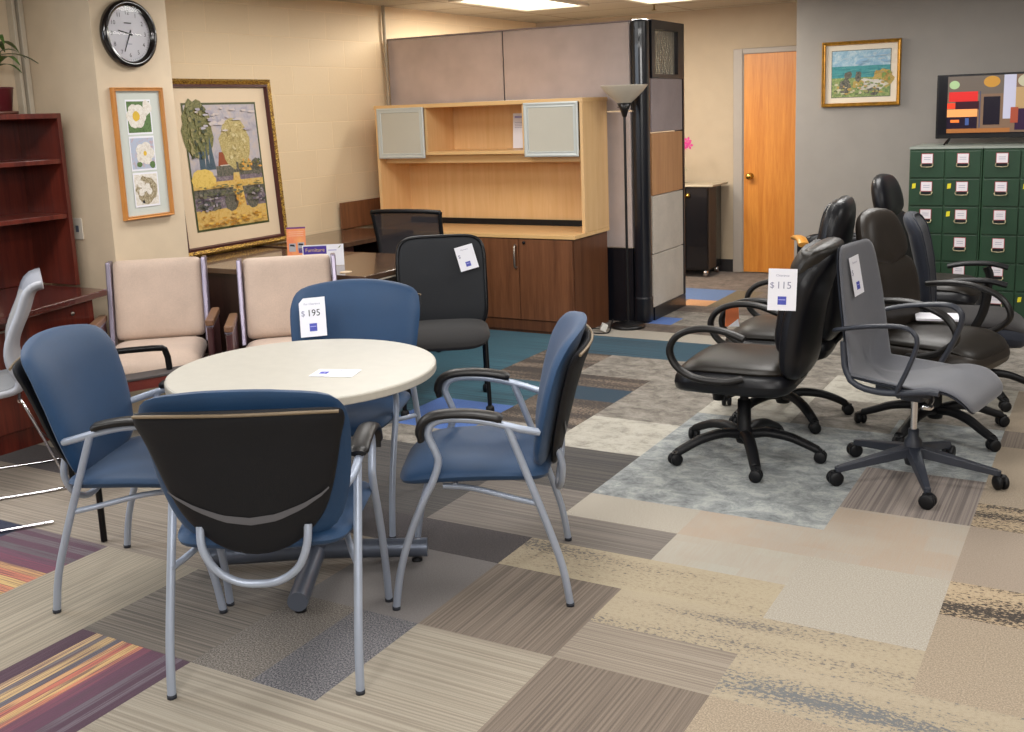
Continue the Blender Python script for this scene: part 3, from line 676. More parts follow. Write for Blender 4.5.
# ================================================================== OFFICE CHAIRS
def caster(par, x, y, ang, ball=False):
    f = MB(); M = Matrix.Translation((x, y, 0)) @ Matrix.Rotation(ang, 4, 'Z')
    R_ = .031 if ball else .028
    for s in (-1, 1):
        W = M @ Matrix.Translation((0, s*.014, R_)) @ Matrix.Rotation(pi/2, 4, 'X')
        f.lathe([(.0,-.011),(R_*.8,-.011),(R_,-.006),(R_,.006),(R_*.8,.011),(0,.011)], BLKPL, seg=20, M=W)
    f.tube([(0,0,R_*.9),(0,0,R_+.035)], .007, BLKPL, 8, M=M)
    f.rbox((-.02,-.012,R_+.005),(.02,.012,R_+.03), .008, BLKPL, M=M)
    f.build('caster', par)
def star_base(t, R_, a0, style, mat, zh=.088):
    for k in range(5):
        a = a0+k*2*pi/5; M = Matrix.Rotation(a, 4, 'Z'); f = MB()
        if style == 'arch':
            f.tube([(.02,0,zh+.02),(.10,0,zh+.035),(.20,0,zh+.022),(.28,0,zh-.008),(R_-.01,0,zh-.03),(R_,0,.062)], lambda q: .031-.009*q, mat, 12, 4, M=M, flat=(1, .75))
        else:
            h0, h1 = zh+.03, .075
            vs = [(.02,-.03,h0-.045),(.02,.03,h0-.045),(.02,.026,h0),(.02,-.026,h0),(R_-.01,-.014,h1-.018),(R_-.01,.014,h1-.018),(R_-.01,.012,h1+.008),(R_-.01,-.012,h1+.008)]
            f.add(vs, [(0,1,5,4),(1,2,6,5),(2,3,7,6),(3,0,4,7),(4,5,6,7),(3,2,1,0)], mat, M=M); f.tube([(R_-.012,0,.05),(R_-.012,0,h1+.004)], .014, mat, 10, M=M)
        lo = f.build('base_leg', t, bevel=0 if style == 'arch' else .004)
        caster(lo, R_*cos(a), R_*sin(a), a+1.1*k, style != 'arch')
    f = MB(); f.lathe([(.0,.07),(.034,.07),(.04,.09),(.04,zh+.04),(.031,zh+.055),(.030,.27),(.0,.27)] if style == 'arch' else [(0,.065),(.03,.065),(.036,.09),(.036,zh+.05),(.022,zh+.07),(.022,zh+.1),(0,zh+.1)], mat, seg=24); f.build('hub', t)
    f = MB(); f.tube([(0,0,.2),(0,0,.40)], .014 if style != 'arch' else .02, CHROME if style != 'arch' else BLKPL, 14); f.build('gas_lift', t)
def loop_arm(t, x, mat, pts, r=.019, flat=(1.25, .8)):
    f = MB(); f.tube([(x*a, y, z) for a, y, z in pts], r, mat, 12, 5, flat=flat); f.build('armrest', t)
LOOP = [(.86,-.06,.435),(.98,.02,.425),(1.0,.14,.435),(1.0,.22,.48),(1.0,.25,.55),(1.0,.215,.615),(1.0,.13,.65),(1.0,.02,.65),(1.0,-.08,.618)]
def exec_chair(label, loc, rz, top=1.0, a0=0, R_=.34, arms=LOOP, head=False, leather=BLKLEA, seatm=BRNLEA, w=.26, armmat=BLKARM, pillow=False, seat_z=.45, lean=.0, noarms=False, armx=.30, name='executive_chair', thin=False, single=False):
    t = thing(name, label, 'chair', (loc[0], loc[1], 0), rz, group='office chairs')
    star_base(t, R_, a0-rz, 'arch', BLKPL)
    f = MB(); f.rbox((-.09,-.12,.33),(.09,.10,.385), .03, BLKPL); f.tube([(.03,.02,.36),(.16,.03,.345),(.2,.03,.34)], .007, BLKPL, 8); f.lathe([(0,.26),(.026,.26),(.03,.30),(.02,.34),(0,.34)], BLKPL, (0,.12,0), 14); f.build('mechanism', t)
    f = MB(); z0 = seat_z
    f.pad(sup(.262,.27,5,0,.01), lambda x, y, h: (x, y, z0-.05-.02*max(0,(y-.15)/.12)**2+h), .06, .06, leather, p=8, q=2.5)
    s = f.build('seat', t)
    f = MB(); f.pad(sup(.245,.262,4.5,0,.012), lambda x, y, h: (x, y, z0+.005-.035*max(0,(y-.12)/.14)**2+h), .03, .03, seatm, p=5, q=2.2, crown=.018); f.build('seat_cushion', s)
    tab = [(.40,-.215),(.5,-.235),(.62,-.245),(.75,-.265-lean*.3),(.9,-.31-lean*.7),(top,-.36-lean)]
    def bs(x, z, h):
        k = .5; y = interp(tab, z)+k*x*x; y2 = interp(tab, z+.02)+k*x*x
        n = Vector((-2*k*x, 1, -(y2-y)/.02)).normalized(); return tuple(Vector((x, y, z))+n*h)
    zb = .43; zt = top-.035
    T = .6 if thin else 1
    if head:
        zs = top-.25
        o1 = polyout([(w,.60),(w*.98,zs-.08),(w*.8,zs),(0,zs+.015),(-w*.8,zs),(-w*.98,zs-.08),(-w,.60),(-w*.85,.46),(0,.43),(w*.85,.46)])
        f = MB(); f.pad(o1, bs, .05*T, .055*T, leather, p=5, q=2.2); f.build('backrest', t)
        o2 = polyout([(w*.80,zs+.02),(w*.84,zs+.12),(w*.6,top-.03),(0,top),(-w*.6,top-.03),(-w*.84,zs+.12),(-w*.80,zs+.02),(-w*.45,zs-.02),(0,zs-.045),(w*.45,zs-.02)])
        f = MB(); f.pad(o2, lambda x, z, h: bs(x, z, h+.005), .058*T, .055*T, leather, p=4, q=2.1); f.build('headrest', t)
    elif single:
        f = MB(); f.pad(sup(w, (top-zb)/2, 5, 0, (top+zb)/2), lambda x, z, h: bs(x, z, h), .055*T, .06*T, leather, p=9, q=2.3, rings=12); b_ = f.build('backrest', t)
        f = MB(); of = sup(w*.86, (top-zb)/2*.92, 5, 0, (top+zb)/2); f.tube([bs(*of(2*pi*k/40), .047*T) for k in range(40)], .006, leather, 6, closed=True); f.build('piping', b_)
    else:
        o1 = sup(w, (top-zb)/2, 5, 0, (top+zb)/2)
        f = MB(); f.pad(o1, lambda x, z, h: bs(x, z, h-.04), .05*T, .045*T, leather, p=12, q=2.3); b_ = f.build('backrest', t)
        o2 = sup(w*.82, (zt-.50)/2, 5, 0, (zt+.50)/2+.012)
        f = MB(); f.pad(o2, lambda x, z, h: bs(x, z, h+.004), .055*T, .045, leather, p=7, q=2.1, crown=.01); f.build('back_cushion', b_)
        if pillow:
            f = MB(); f.pad(sup(w*.95, .085, 3.5, 0, top-.06), lambda x, z, h: bs(x, z, h-.01), .085, .06, seatm, p=3, q=2); f.build('top_roll', b_)
        f = MB(); edge = [bs(o2(2*pi*k/40)[0], o2(2*pi*k/40)[1], .012) for k in range(40)]; f.tube(edge, .005, leather, 6, closed=True); f.build('piping', b_)
    f = MB(); f.tube([(0,-.05,.36),(0,-.2,.37),(0,-.29,.45),(0,-.30,.55)], .028, BLKPL, 10, 4, flat=(1.2,.5)); f.build('back_bracket', t)
    if not noarms:
        for s_ in (-1, 1): loop_arm(t, s_*armx, armmat, arms)
    return t
e1 = (-1.44, 4.53); r1 = heading(-.995, -.04)
exec_chair('black leather executive chair with price tag, front-left of the office chairs', e1, r1, .985, RAD(8), .34, pillow=True)
tagobj('white price tag hanging on the front-left executive chair', Matrix.Translation((-1.19, 4.245, .838)) @ plane_M((0,0,0), (.96,.28,-.03), (.0,-.02,1)), .115, .175, price='115')
e2 = (-1.46, 5.24); r2 = heading(-.99, -.1)
exec_chair('black leather executive chair behind the one with price tag, facing left', e2, r2, 1.13, RAD(25), .33, lean=-.07, single=True)
K = (-.72, 5.25); rk = heading(.96, -.28)
DBR = plain('dark brown black leather', C(42,36,31), .45, spec=.4, var=.1, vscale=4, bumps=.25, bscale=120)
LOOPK = [(.84,-.02,.42),(.98,.04,.43),(1.0,.15,.47),(1.0,.22,.545),(1.0,.17,.63),(1.0,.05,.675),(1.0,-.08,.68),(1.0,-.2,.665)]
exec_chair('dark leather chair with rounded headrest behind the grey mesh chair', K, rk, 1.07, RAD(36), .35, arms=LOOPK, head=True, leather=DBR, armmat=BLKARM, w=.235, seat_z=.46)
NF = fabric('navy black fabric', C(24,30,44), .8, 500, .08)
NS = fabric('black brown seat fabric', C(34,31,32), .8, 500, .08)
ARMT = [(.75,.0,.40),(.98,.02,.42),(1.0,.06,.5),(1.0,.08,.6),(1.0,.06,.655)]
n_loc = (-.66, 6.0); rn = heading(.995, .08)
n = exec_chair('navy fabric high-back chair beside the green cabinets', n_loc, rn, .985, RAD(20), .34, leather=NF, seatm=NS, w=.23, noarms=True, name='task_chair', thin=True, single=True, lean=-.02, seat_z=.42)
for s_ in (-1, 1):
    f = MB(); f.tube([(s_*.3*a, y, z) for a, y, z in ARMT], .02, BLKPL, 10, 4, flat=(1.4,.7)); ar = f.build('arm_post', n)
    f = MB(); f.tube([(s_*.3,-.14,.655),(s_*.3,-.05,.672),(s_*.3,.08,.675),(s_*.3,.17,.655)], .026, BLKPL, 12, 4, flat=(1.3,.55)); f.build('arm_pad', ar)
exec_chair('tall black leather chair with rolled headrest against the grey wall', (-.97, 6.9), heading(.96, -.1), 1.13, RAD(10), .33, head=True, w=.25, noarms=True)
# black chair with yellow oak arms
OAKY = wood('yellow oak arm', C(196,128,40), C(224,164,76), 'y', .35)
w_ = exec_chair('black chair with yellow oak arms far back by the grey wall', (-1.65, 7.45), heading(.4, -.9), .66, RAD(50), .32, noarms=True, w=.23, name='oak_arm_chair')
for s_ in (-1, 1):
    f = MB(); f.tube([(s_*.27,.0,.42),(s_*.31,.02,.5),(s_*.31,.02,.63)], .02, BLKPL, 10, 3); ar = f.build('arm_post', w_)
    f = MB(); f.tube([(s_*.31,-.17,.64),(s_*.31,-.05,.655),(s_*.31,.08,.655),(s_*.31,.16,.63)], .032, OAKY, 12, 4, flat=(1.2,.6)); f.build('arm_cap', ar)

# grey mesh chair
gl_ = (-.703, 4.527); rgz = heading(.97, -.18)
g_ = thing('mesh_task_chair', 'slim grey mesh task chair with chrome gas lift, front-right of the office chairs', 'chair', (*gl_, 0), rgz, group='office chairs')
GM = fabric('grey mesh', C(84,86,94), .75, 420); DG = plain('graphite plastic', C(50,54,64), .45)
star_base(g_, .345, RAD(217)-rgz, 'flat', DG, .12)
prof = catmull([Vector((y, z, 0)) for y, z in [(-.285,1.0),(-.272,.90),(-.25,.76),(-.232,.65),(-.225,.56),(-.21,.485),(-.15,.44),(-.05,.43),(.06,.445),(.15,.46),(.22,.45),(.27,.415),(.295,.375)]], 5)
cum = [0]
for a, b in zip(prof, prof[1:]): cum.append(cum[-1]+(b-a).length)
TOT = cum[-1]
def onprof(s):
    s = max(0, min(TOT*.9999, s))
    for i in range(len(cum)-1):
        if s <= cum[i+1]:
            q = (s-cum[i])/(cum[i+1]-cum[i]); p = prof[i].lerp(prof[i+1], q); d = (prof[i+1]-prof[i]).normalized(); return p, d
def gs(x, s, h):
    p, d = onprof(s); k = .35; w = interp([(0,.19),(.25,.215),(.5,.225),(.7,.24),(1.0,.24)], s/TOT)/.24
    n = Vector((-d.y, d.x)); n = n if n.x+n.y*.2 > 0 or n.y > 0 else -n
    off = k*x*x*(.8 if s < TOT*.5 else .35)
    return (x*w, p.x+n.x*(h+off), p.y+n.y*(h+off))
f = MB(); f.pad(sup(.24, TOT/2, 9, 0, TOT/2), gs, .012, .002, GM, rings=14, segs=96, p=14, q=2); bk = f.build('mesh_shell', g_)
f = MB(); f.pad(sup(.242, TOT/2+.003, 9, 0, TOT/2), lambda x, s, h: gs(x, s, h-.006), .003, .014, DG, rings=14, segs=96, p=12, q=2); f.build('shell_frame', bk)
for s_ in (-1, 1): f = MB(); f.tube([gs(s_*.236, TOT*q, -.012) for q in [.36+.5*i/16 for i in range(17)]], .014, DG, 8); f.build('side_rim', bk)
f = MB(); f.rbox((-.10,-.14,.385),(.10,.10,.42), .03, DG); f.rbox((-.05,-.05,.35),(.05,.05,.39), .02, DG); f.build('mechanism', g_)
f = MB(); f.tube([(-.08,.10,.40),(-.2,.14,.405),(-.27,.15,.405)], .006, CHROME, 8, 3); f.rbox((-.30,.13,.398),(-.26,.17,.412), .01, CHROME); f.build('lever', g_)
f = MB(); f.tube([(.08,.10,.40),(.2,.14,.405),(.27,.15,.405)], .006, CHROME, 8, 3); f.rbox((.26,.13,.398),(.30,.17,.412), .01, CHROME); f.build('lever', g_)
for s_ in (-1, 1):
    f = MB(); f.tube([(s_*.205,-.262,.655),(s_*.26,-.22,.675),(s_*.27,-.10,.70),(s_*.27,.03,.712),(s_*.27,.085,.69),(s_*.268,.095,.64),(s_*.262,.06,.54),(s_*.24,.015,.445),(s_*.18,.0,.41)], .013, DG, 10, 5, flat=(1.3,.75)); f.build('armrest', g_)
tagobj('white price tag hanging on the grey mesh chair', chair_M(gl_, rgz, (.07,-.235,.87), RAD(9), RAD(4)), .10, .165)

# tag-like orange slip and papers on the seats
f = MB(); f.add([(-.035,-.05,0),(.035,-.05,0),(.03,.05,0),(-.03,.05,0)], [(0,1,2,3)], plain('orange slip', C(224,122,72), .6)); f.add([(-.02,-.05,.001),(.035,-.05,.001),(.03,-.01,.001)], [(0,1,2)], PAPER)
o = f.build('hang_tag'); o.matrix_world = Matrix.Translation((-1.62,4.90,.575)) @ plane_M((0,0,0), (.95,.3,0), (0,0,1)); tag(o, 'small orange and white slip behind the arm of the front-left executive chair', 'tag')
f = MB(); f.rbox((-.11,-.08,0),(.11,.08,.012), .004, PAPER); o = f.build('booklet'); o.location = (-.74, 5.42, .526); o.rotation_euler = (0, 0, .2); tag(o, 'white booklet lying on the seat of the dark leather headrest chair', 'booklet')

# ================================================================== BLACK SIDE CHAIR
MESHB = fabric('black mesh back', C(16,20,27), .7, 380, .05); SEATB = fabric('black seat fabric', C(24,22,23), .8, 600, .05); BT = plain('black tube steel', C(12,13,17), .35, .4)
sl = (-3.21, 4.74); sr = heading(.55, -.83)
t = thing('side_chair', 'black mesh-back side chair with price tag in front of the walnut credenza', 'chair', (*sl, 0), sr)
def sb(x, z, h):
    y = interp([(.38,-.2),(.5,-.205),(.7,-.235),(.93,-.30)], z)+.35*x*x; return (x, y+h, z+h*.15)
f = MB(); f.pad(sup(.245,.255,6,0,.655), sb, .014, .014, MESHB, p=10, q=2); f.build('backrest', t)
f = MB(); o2 = sup(.247,.257,6,0,.655); f.tube([sb(*o2(2*pi*k/60), 0) for k in range(60)], .011, BT, 8, closed=True); f.build('back_frame', t)
f = MB(); f.pad(sup(.25,.245,4.5,0,.02), lambda x, y, h: (x, y, .415-.03*max(0,(y-.12)/.14)**2+h), .045, .045, SEATB, p=5, q=2.2); f.build('seat', t)
for s_ in (-1, 1):
    f = MB(); f.tube([(s_*.222,.20,.40),(s_*.225,.225,.2),(s_*.228,.235,.045)], .012, BT, 10, 3); f.lathe([(0,0),(.02,.0),(.024,.02),(.022,.04),(.012,.05),(0,.05)], BLKPL, (s_*.228,.235,0), 14); f.build('leg', t)
    f = MB(); f.tube([(s_*.222,-.12,.39),(s_*.225,-.2,.2),(s_*.228,-.235,.045)], .012, BT, 10, 3); f.lathe([(0,0),(.02,.0),(.024,.02),(.022,.04),(.012,.05),(0,.05)], BLKPL, (s_*.228,-.235,0), 14); f.build('leg', t)
    f = MB(); f.tube([(s_*.222,.20,.385),(s_*.222,-.15,.385),(s_*.2,-.2,.41),(s_*.2,-.205,.5)], .011, BT, 8, 3); f.build('side_rail', t)
tagobj('white price tag on the black mesh-back side chair', chair_M(sl, sr, (-.145,-.205,.795), RAD(14), RAD(14)), .105, .14)

# ================================================================== BEIGE RECEPTION CHAIRS
BEI = fabric('beige vinyl fabric', C(198,176,160), .6, 500, .2, .12); WINE = wood('wine wood', C(58,30,34), C(84,50,52), 'z', .35)
TANC = plain('tan arm cap', C(122,88,66), .4); AL = plain('lilac aluminium', C(150,142,160), .3, .7, var=.02)
def beige():
    t = thing('reception_chair', '', 'chair', group='beige reception chairs')
    f = MB(); f.pad(sup(.245,.26,7,0,.03), lambda x, y, h: (x, y, .40-.03*max(0,(y-.16)/.13)**2+h), .055, .05, BEI, p=6, q=2.2); f.build('seat', t)
    def bb(x, z, h):
        y = interp([(.42,-.205),(.86,-.30)], z)+.1*x*x; return (x, y+h, z+.2*h)
    f = MB(); f.pad(sup(.234,.214,16,0,.657), bb, .04, .03, BEI, p=10, q=2.2); f.build('backrest', t)
    for s_ in (-1, 1):
        f = MB(); vs = []
        for z in (.42, .87): 
            y = interp([(.42,-.205),(.86,-.30)], z)+.005
            for dx in (.236, .262):
                for dy in (-.035, .048): vs.append((s_*dx, y+dy, z))
        f.add(vs, [(0,1,3,2),(4,6,7,5),(0,4,5,1),(2,3,7,6),(1,5,7,3),(0,2,6,4)], AL); f.build('back_strip', t, bevel=.006)
        f = MB(); f.box((s_*.295-.017,-.20,.0),(s_*.295+.017,.16,.555), WINE); pa = f.build('arm_panel', t, bevel=.01)
        f = MB(); f.rbox((s_*.295-.022,-.22,.56),(s_*.295+.022,.17,.592), .016, TANC); f.build('arm_cap', pa)
        f = MB(); f.box((s_*.295-.019,-.205,.553),(s_*.295+.019,.162,.561), AL); f.build('arm_trim', pa)
    f = MB(); f.box((-.285,-.18,.30),(.285,.22,.345), WINE); f.build('seat_rail', t)
    return t
b1_ = beige(); b1_.location = (-4.41, 3.80, 0); b1_.rotation_euler = (0, 0, heading(.65, -.76)); b1_['label'] = 'beige reception chair in front of the cream pilaster'
dup(b1_, (-3.735, 4.09, 0), heading(.65, -.76), 'beige reception chair behind the rear blue chair, in front of the dark desk')

# chair with black tube frame mostly hidden by the left blue chair
u = Vector((.43,.90,0)).normalized(); v_ = Vector((-.9,.43,0)); rz = atan2(u.y, u.x)
t = thing('narrow_stand', 'narrow wine-wood stand with black tube handle behind the left blue chair', 'stand', (-3.39, 2.57, 0), rz)
# local x along u, local y along v_
WN2 = wood('wine rail wood', C(90,34,30), C(120,52,44), 'x', .35); CHS = plain('charcoal top', C(74,68,68), .6)
f = MB(); f.box((.0,.53,.49),(.74,.64,.502), CHS); f.build('top_board', t, bevel=.003)
f = MB(); f.box((.0,.535,.445),(.735,.635,.489), WN2); f.build('front_rail', t)
for x, y in ((0,0),(.02,.585),(.71,.585)):
    f = MB(); f.tube([(x,y,.003),(x,y,.445)], .0125, BT, 10); f.build('leg', t)
f = MB(); f.tube([(0,0,.445),(0,.3,.445),(.02,.585,.435)], .0125, BT, 10); f.build('frame_tube', t)
f = MB(); f.tube([(.02,.60,.50),(.02,.60,.59),(.06,.60,.625),(.42,.60,.61),(.475,.60,.585),(.485,.60,.50)], .014, BT, 10, 3); f.build('tube_handle', t)

# grey shell guest chair on a chrome sled base (left edge)
GSH = plain('light grey shell', C(158,160,168), .4, var=.02); GCL = fabric('grey pad', C(128,128,130), .7)
rx_ = Vector((-.58,-.81,0)); hz = heading(-.58, -.81)
t = thing('sled_chair', 'light grey shell chair on chrome sled runners by the mahogany desk', 'chair', (-4.43, 2.78, 0), hz)
pr2 = catmull([Vector((y, z, 0)) for y, z in [(-.33,.90),(-.29,.885),(-.255,.80),(-.20,.68),(-.195,.60),(-.225,.52),(-.19,.45),(-.08,.43),(.1,.44),(.22,.44)]], 4)
def gsh(wd, th, off, mat, f, i0=0):
    P = pr2[i0:]; n = len(P); vs = []
    for sgn in (1, -1):
        for i, p in enumerate(P):
            a = P[max(0, i-1)]; b = P[min(n-1, i+1)]; d = (b-a).normalized(); nn = Vector((-d.y, d.x)) 
            for k in range(9):
                x = (k/8-.5)*2*wd; e = 1-abs(k/8-.5)**6*60 if abs(k/8-.5) > .4 else 1
                cv = .7*x*x
                h = off+sgn*th/2
                vs.append((x, p.x+nn.x*(h+cv), p.y+nn.y*(h+cv)))
    m_ = n*9; fs = []
    for i in range(n-1):
        for k in range(8):
            a = i*9+k; fs.append((a, a+1, a+10, a+9)); fs.append((m_+a+9, m_+a+10, m_+a+1, m_+a))
    for i in range(n-1):
        for k in (0, 8):
            a = i*9+k; fs.append((a, a+9, m_+a+9, m_+a) if k == 0 else (m_+a, m_+a+9, a+9, a))
    for i in (0, n-1):
        for k in range(8):
            a = i*9+k; fs.append((a, m_+a, m_+a+1, a+1) if i == 0 else (a+1, m_+a+1, m_+a, a))
    f.add(vs, fs, mat, True)
f = MB(); gsh(.235, .026, 0, GSH, f); sh = f.build('shell', t)
f = MB(); gsh(.20, .012, .017, GCL, f, 6); f.build('seat_pad', sh)
for s_ in (-1, 1):
    f = MB(); f.tube([(s_*.18,-.18,.42),(s_*.225,-.2,.40),(s_*.235,-.33,.04),(s_*.235,-.30,.010),(s_*.235,.0,.010),(s_*.235,.32,.010),(s_*.235,.34,.04),(s_*.225,.2,.40),(s_*.18,.18,.42)], .0065, CHROME, 10, 4); f.build('sled_runner', t)
f = MB(); f.tube([(-.18,-.18,.42),(.18,-.18,.42)], .009, CHROME, 8); f.tube([(-.18,.18,.42),(.18,.18,.42)], .009, CHROME, 8); f.build('cross_bar', t)
f = MB(); f.tube([(-.66,-.26,.01),(-.66,.36,.01)], .0065, CHROME, 10); f.build('floor_bar', t)

# ================================================================== MAHOGANY DESK + HUTCH
MAH = wood('mahogany', C(70,24,20), C(118,48,34), 'z', .28, coat=.3); MAHX = wood('mahogany dark top', C(58,24,22), C(84,36,30), 'y', .2, coat=.4)
NICK = plain('brushed nickel', C(170,160,150), .35, .9)
t = thing('office_desk', 'mahogany office desk under the red bookshelf hutch', 'desk', (-5.0, 3.0, 0))
f = MB(); f.prism([(-.33,-1.3),(.20,-1.3),(.24,-.5),(.36,-.15),(.50,.02),(.47,.14),(.30,.76),(-.33,.76)], .705, .74, MAHX, plane='xy'); f.build('desktop', t, bevel=.006)
f = MB(); f.prism([(-.31,-1.25),(.17,-1.25),(.22,.72),(-.31,.72)], .0, .705, MAH, plane='xy'); f.build('pedestal', t)
du = Vector((.22-.17, .72+1.25, 0)).normalized(); dn = Vector((du.y, -du.x, 0)); ang = atan2(du.y, du.x)
def onface(s, z): p = Vector((.22, .72, 0))-du*s+dn*.0; return Vector((p.x, p.y, z))
for k, (s0, z0, z1) in enumerate(((.04,.42,.68),(.04,.10,.40),(.86,.42,.68),(.86,.10,.40))):
    f = MB(); M = Matrix.Translation(onface(s0, 0)) @ Matrix.Rotation(ang+pi, 4, 'Z')
    f.box((0,0,z0),(.78,.016,z1), MAH, M=M); dr = f.build('drawer', t, bevel=.003)
    g = MB(); zz = z1-.06; g.tube([(.42,.016,zz),(.42,.04,zz),(.56,.04,zz),(.56,.016,zz)], .006, NICK, 8, M=M); g.build('pull', dr)
    if k == 0: g = MB(); g.lathe([(0,0),(.011,0),(.011,.006),(0,.006)], NICK, seg=16, M=M @ Matrix.Translation((.10,.016,z1-.045)) @ Matrix.Rotation(-pi/2, 4, 'X')); g.build('lock', dr)
t = thing('bookshelf_hutch', 'open mahogany bookshelf hutch standing on the mahogany desk', 'shelf', (-5.155, 3.15, .742))
f = MB(); f.box((-.175,-.66,0),(-.16,.66,.932), MAH); f.build('back_panel', t)
for y in (-.66,.635): f = MB(); f.box((-.16,y,0),(.175,y+.025,.932), MAH); f.build('side_panel', t, bevel=.002)
f = MB(); f.box((-.16,-.635,.905),(.177,.635,.932), MAH); f.build('top_panel', t, bevel=.002)
for z in (.37, .665): f = MB(); f.box((-.16,-.635,z),(.165,.635,z+.025), MAH); f.build('shelf', t, bevel=.002)
# plant
t = thing('potted_plant', 'green leafed plant in a maroon pot atop the mahogany hutch', 'plant', (-5.15, 3.575, 1.675))
f = MB(); f.lathe([(.001,0),(.085,.0),(.09,.012),(.085,.016),(.06,.018)], plain('saucer', C(96,58,46), .4), seg=28); f.lathe([(.055,.016),(.06,.02),(.075,.13),(.08,.135),(.075,.14),(.068,.13),(.001,.12)], plain('maroon pot', C(84,24,30), .35), seg=28); f.build('pot', t)
GRN = paint('plant leaf', C(40,72,34), C(78,108,50), C(110,130,70), 20)
rg = random.Random(5)
st_ = MB(); st_.tube([(0,0,.12),(.01,.0,.24),(.0,.01,.36)], .008, GRN, 8, 3); st_.build('stem', t)
for k in range(16):
    f = MB(); a = k*2.4; L_ = rg.uniform(.15,.24); z = .24+.02*(k % 8); up = rg.uniform(.02,.1); wv = []
    for i in range(7):
        q = i/6; wdt = .022*sin(pi*min(1, q*.9+.08))+.001; c_ = Vector((L_*q*cos(a), L_*q*sin(a), z+up*sin(q*2.2)-.06*q*q)); sd = Vector((-sin(a), cos(a), 0))*wdt; wv += [c_-sd, c_+Vector((0,0,-.004)), c_+sd]
    f.add(wv, [(3*i+j, 3*i+j+1, 3*i+j+4, 3*i+j+3) for i in range(6) for j in (0, 1)], GRN, True); f.build('leaf', t)

# ================================================================== DARK DESKS AT THE BLOCK WALL
ESP = wood('espresso top', C(66,48,38), C(92,68,52), 'x', .18, coat=.5); ESPD = wood('espresso dark', C(36,20,20), C(54,32,30), 'z', .3)
ABS = plain('white edge band', C(196,186,170), .4)
t = thing('dark_desk', 'dark espresso desk in front of the block wall with the painting on it', 'desk', (-4.4, 4.95, 0))
f = MB(); f.box((-.88,-.42,.708),(.83,.42,.74), ESP); f.build('desktop', t, bevel=.004)
f = MB(); f.box((.822,-.40,.699),(.826,.42,.707), ABS); f.build('edge_strip', t)
f = MB(); f.box((-.86,-.38,0),(.84,-.35,.708), ESPD); f.build('modesty_panel', t)
for x0 in (.52,-.86): f = MB(); f.box((x0,-.35,0),(x0+.03,.38,.708), ESPD); f.build('end_panel', t)
g = MB(); g.lathe([(.0,.0),(.035,0),(.035,.004),(.0,.005)], plain('cream grommet', C(214,190,158), .4), (.62,-.32,.740), 24); g.build('grommet', t)
t = thing('desk_return', 'dark espresso desk return along the block wall beside the credenza', 'desk', (-5.0, 6.02, 0))
f = MB(); f.box((-.29,-.55,.705),(.32,.545,.74), ESP); f.build('desktop', t, bevel=.004)
f = MB(); f.box((-.27,-.53,0),(-.25,.5,.705), ESPD); f.build('back_panel', t)
f = MB(); f.box((-.25,.46,0),(.28,.49,.705), ESPD); f.build('end_panel', t)
f = MB(); f.box((-.25,-.50,.45),(.25,-.1,.70), WINE); dr = f.build('drawer_box', t); 
# walnut board
WAL = wood('walnut laminate', C(98,60,38), C(136,88,58), 'z', .4); WALD = wood('walnut dark', C(84,50,32), C(116,74,48), 'z', .4)
f = MB(); f.box((0,-.25,0),(.018,.28,.205), WAL); o = f.build('walnut_board', bevel=.002); o.location = (-5.27, 6.68, .742); tag(o, 'walnut back board standing on the desk return against the block wall', 'board')

# brochures
t = thing('brochure', 'orange and pink brochure standing on the dark desk under the painting', 'brochure', (-4.40, 4.93, .742), RAD(32), rx=RAD(-8))
OR = paint('orange gradient', C(232,110,84), C(236,150,96), C(240,170,100), 6)
f = MB(); f.add(rect3 := [(-.058,0,0),(.058,0,0),(.058,0,.205),(-.058,0,.205)], [(0,1,2,3)], OR)
f.add([(-.058,-.0006,.195),(.058,-.0006,.195),(.058,-.0006,.205),(-.058,-.0006,.205)], [(0,1,2,3)], plain('purple band', C(110,50,120), .5))
for x, z in ((-.025,.085),(.028,.09)): 
    f.add([(x-.02,-.0006,z-.03),(x+.02,-.0006,z-.03),(x+.02,-.0006,z+.02),(x-.02,-.0006,z+.02)], [(0,1,2,3)], plain('brochure grey', C(170,170,176), .5))
    f.add([(x-.017,-.0012,z+.004),(x+.015,-.0012,z),(x+.012,-.0012,z+.012),(x-.012,-.0012,z+.014)], [(0,1,2,3)], INK)
f.add([(.012,-.0006,.045),(.05,-.0006,.045),(.05,-.0006,.075),(.012,-.0006,.075)], [(0,1,2,3)], plain('brochure violet', C(96,70,130), .5))
for k in range(3): f.add([(-.045,-.0006,.15+.012*k),(.045,-.0006,.15+.012*k),(.045,-.0006,.153+.012*k),(-.045,-.0006,.153+.012*k)], [(0,1,2,3)], plain('pale pink line', C(244,190,170), .5))
f.build('brochure_sheet', t)
f = MB(); M = Matrix.Rotation(pi/2, 4, 'X')
f.add([(-.12,-.04,0),(.12,-.04,0),(.12,.085,0),(-.12,.085,0)], [(0,1,2,3)], PAPER, M=M)
f.add([(-.115,.03,.0006),(.02,.03,.0006),(.02,.078,.0006),(-.115,.078,.0006)], [(0,1,2,3)], plain('deep violet', C(66,40,150), .5), M=M)
f.text('Furniture', .030, plain('gold text', C(226,190,120), .5), M @ Matrix.Translation((-.047,.054,.001)))
f.add([(.03,.048,.0006),(.078,.048,.0006),(.078,.053,.0006),(.03,.053,.0006)], [(0,1,2,3)], LOGOL, M=M)
f.add([(.085,.06,.0006),(.1,.066,.0006),(.105,.08,.0006)], [(0,1,2)], leafD, M=M)
o = f.build('sign_card'); o.location = (-4.08, 4.80, .781); o.rotation_euler = (RAD(-6), 0, RAD(34)); tag(o, 'white sign card with violet Furniture panel standing on the dark desk', 'sign')

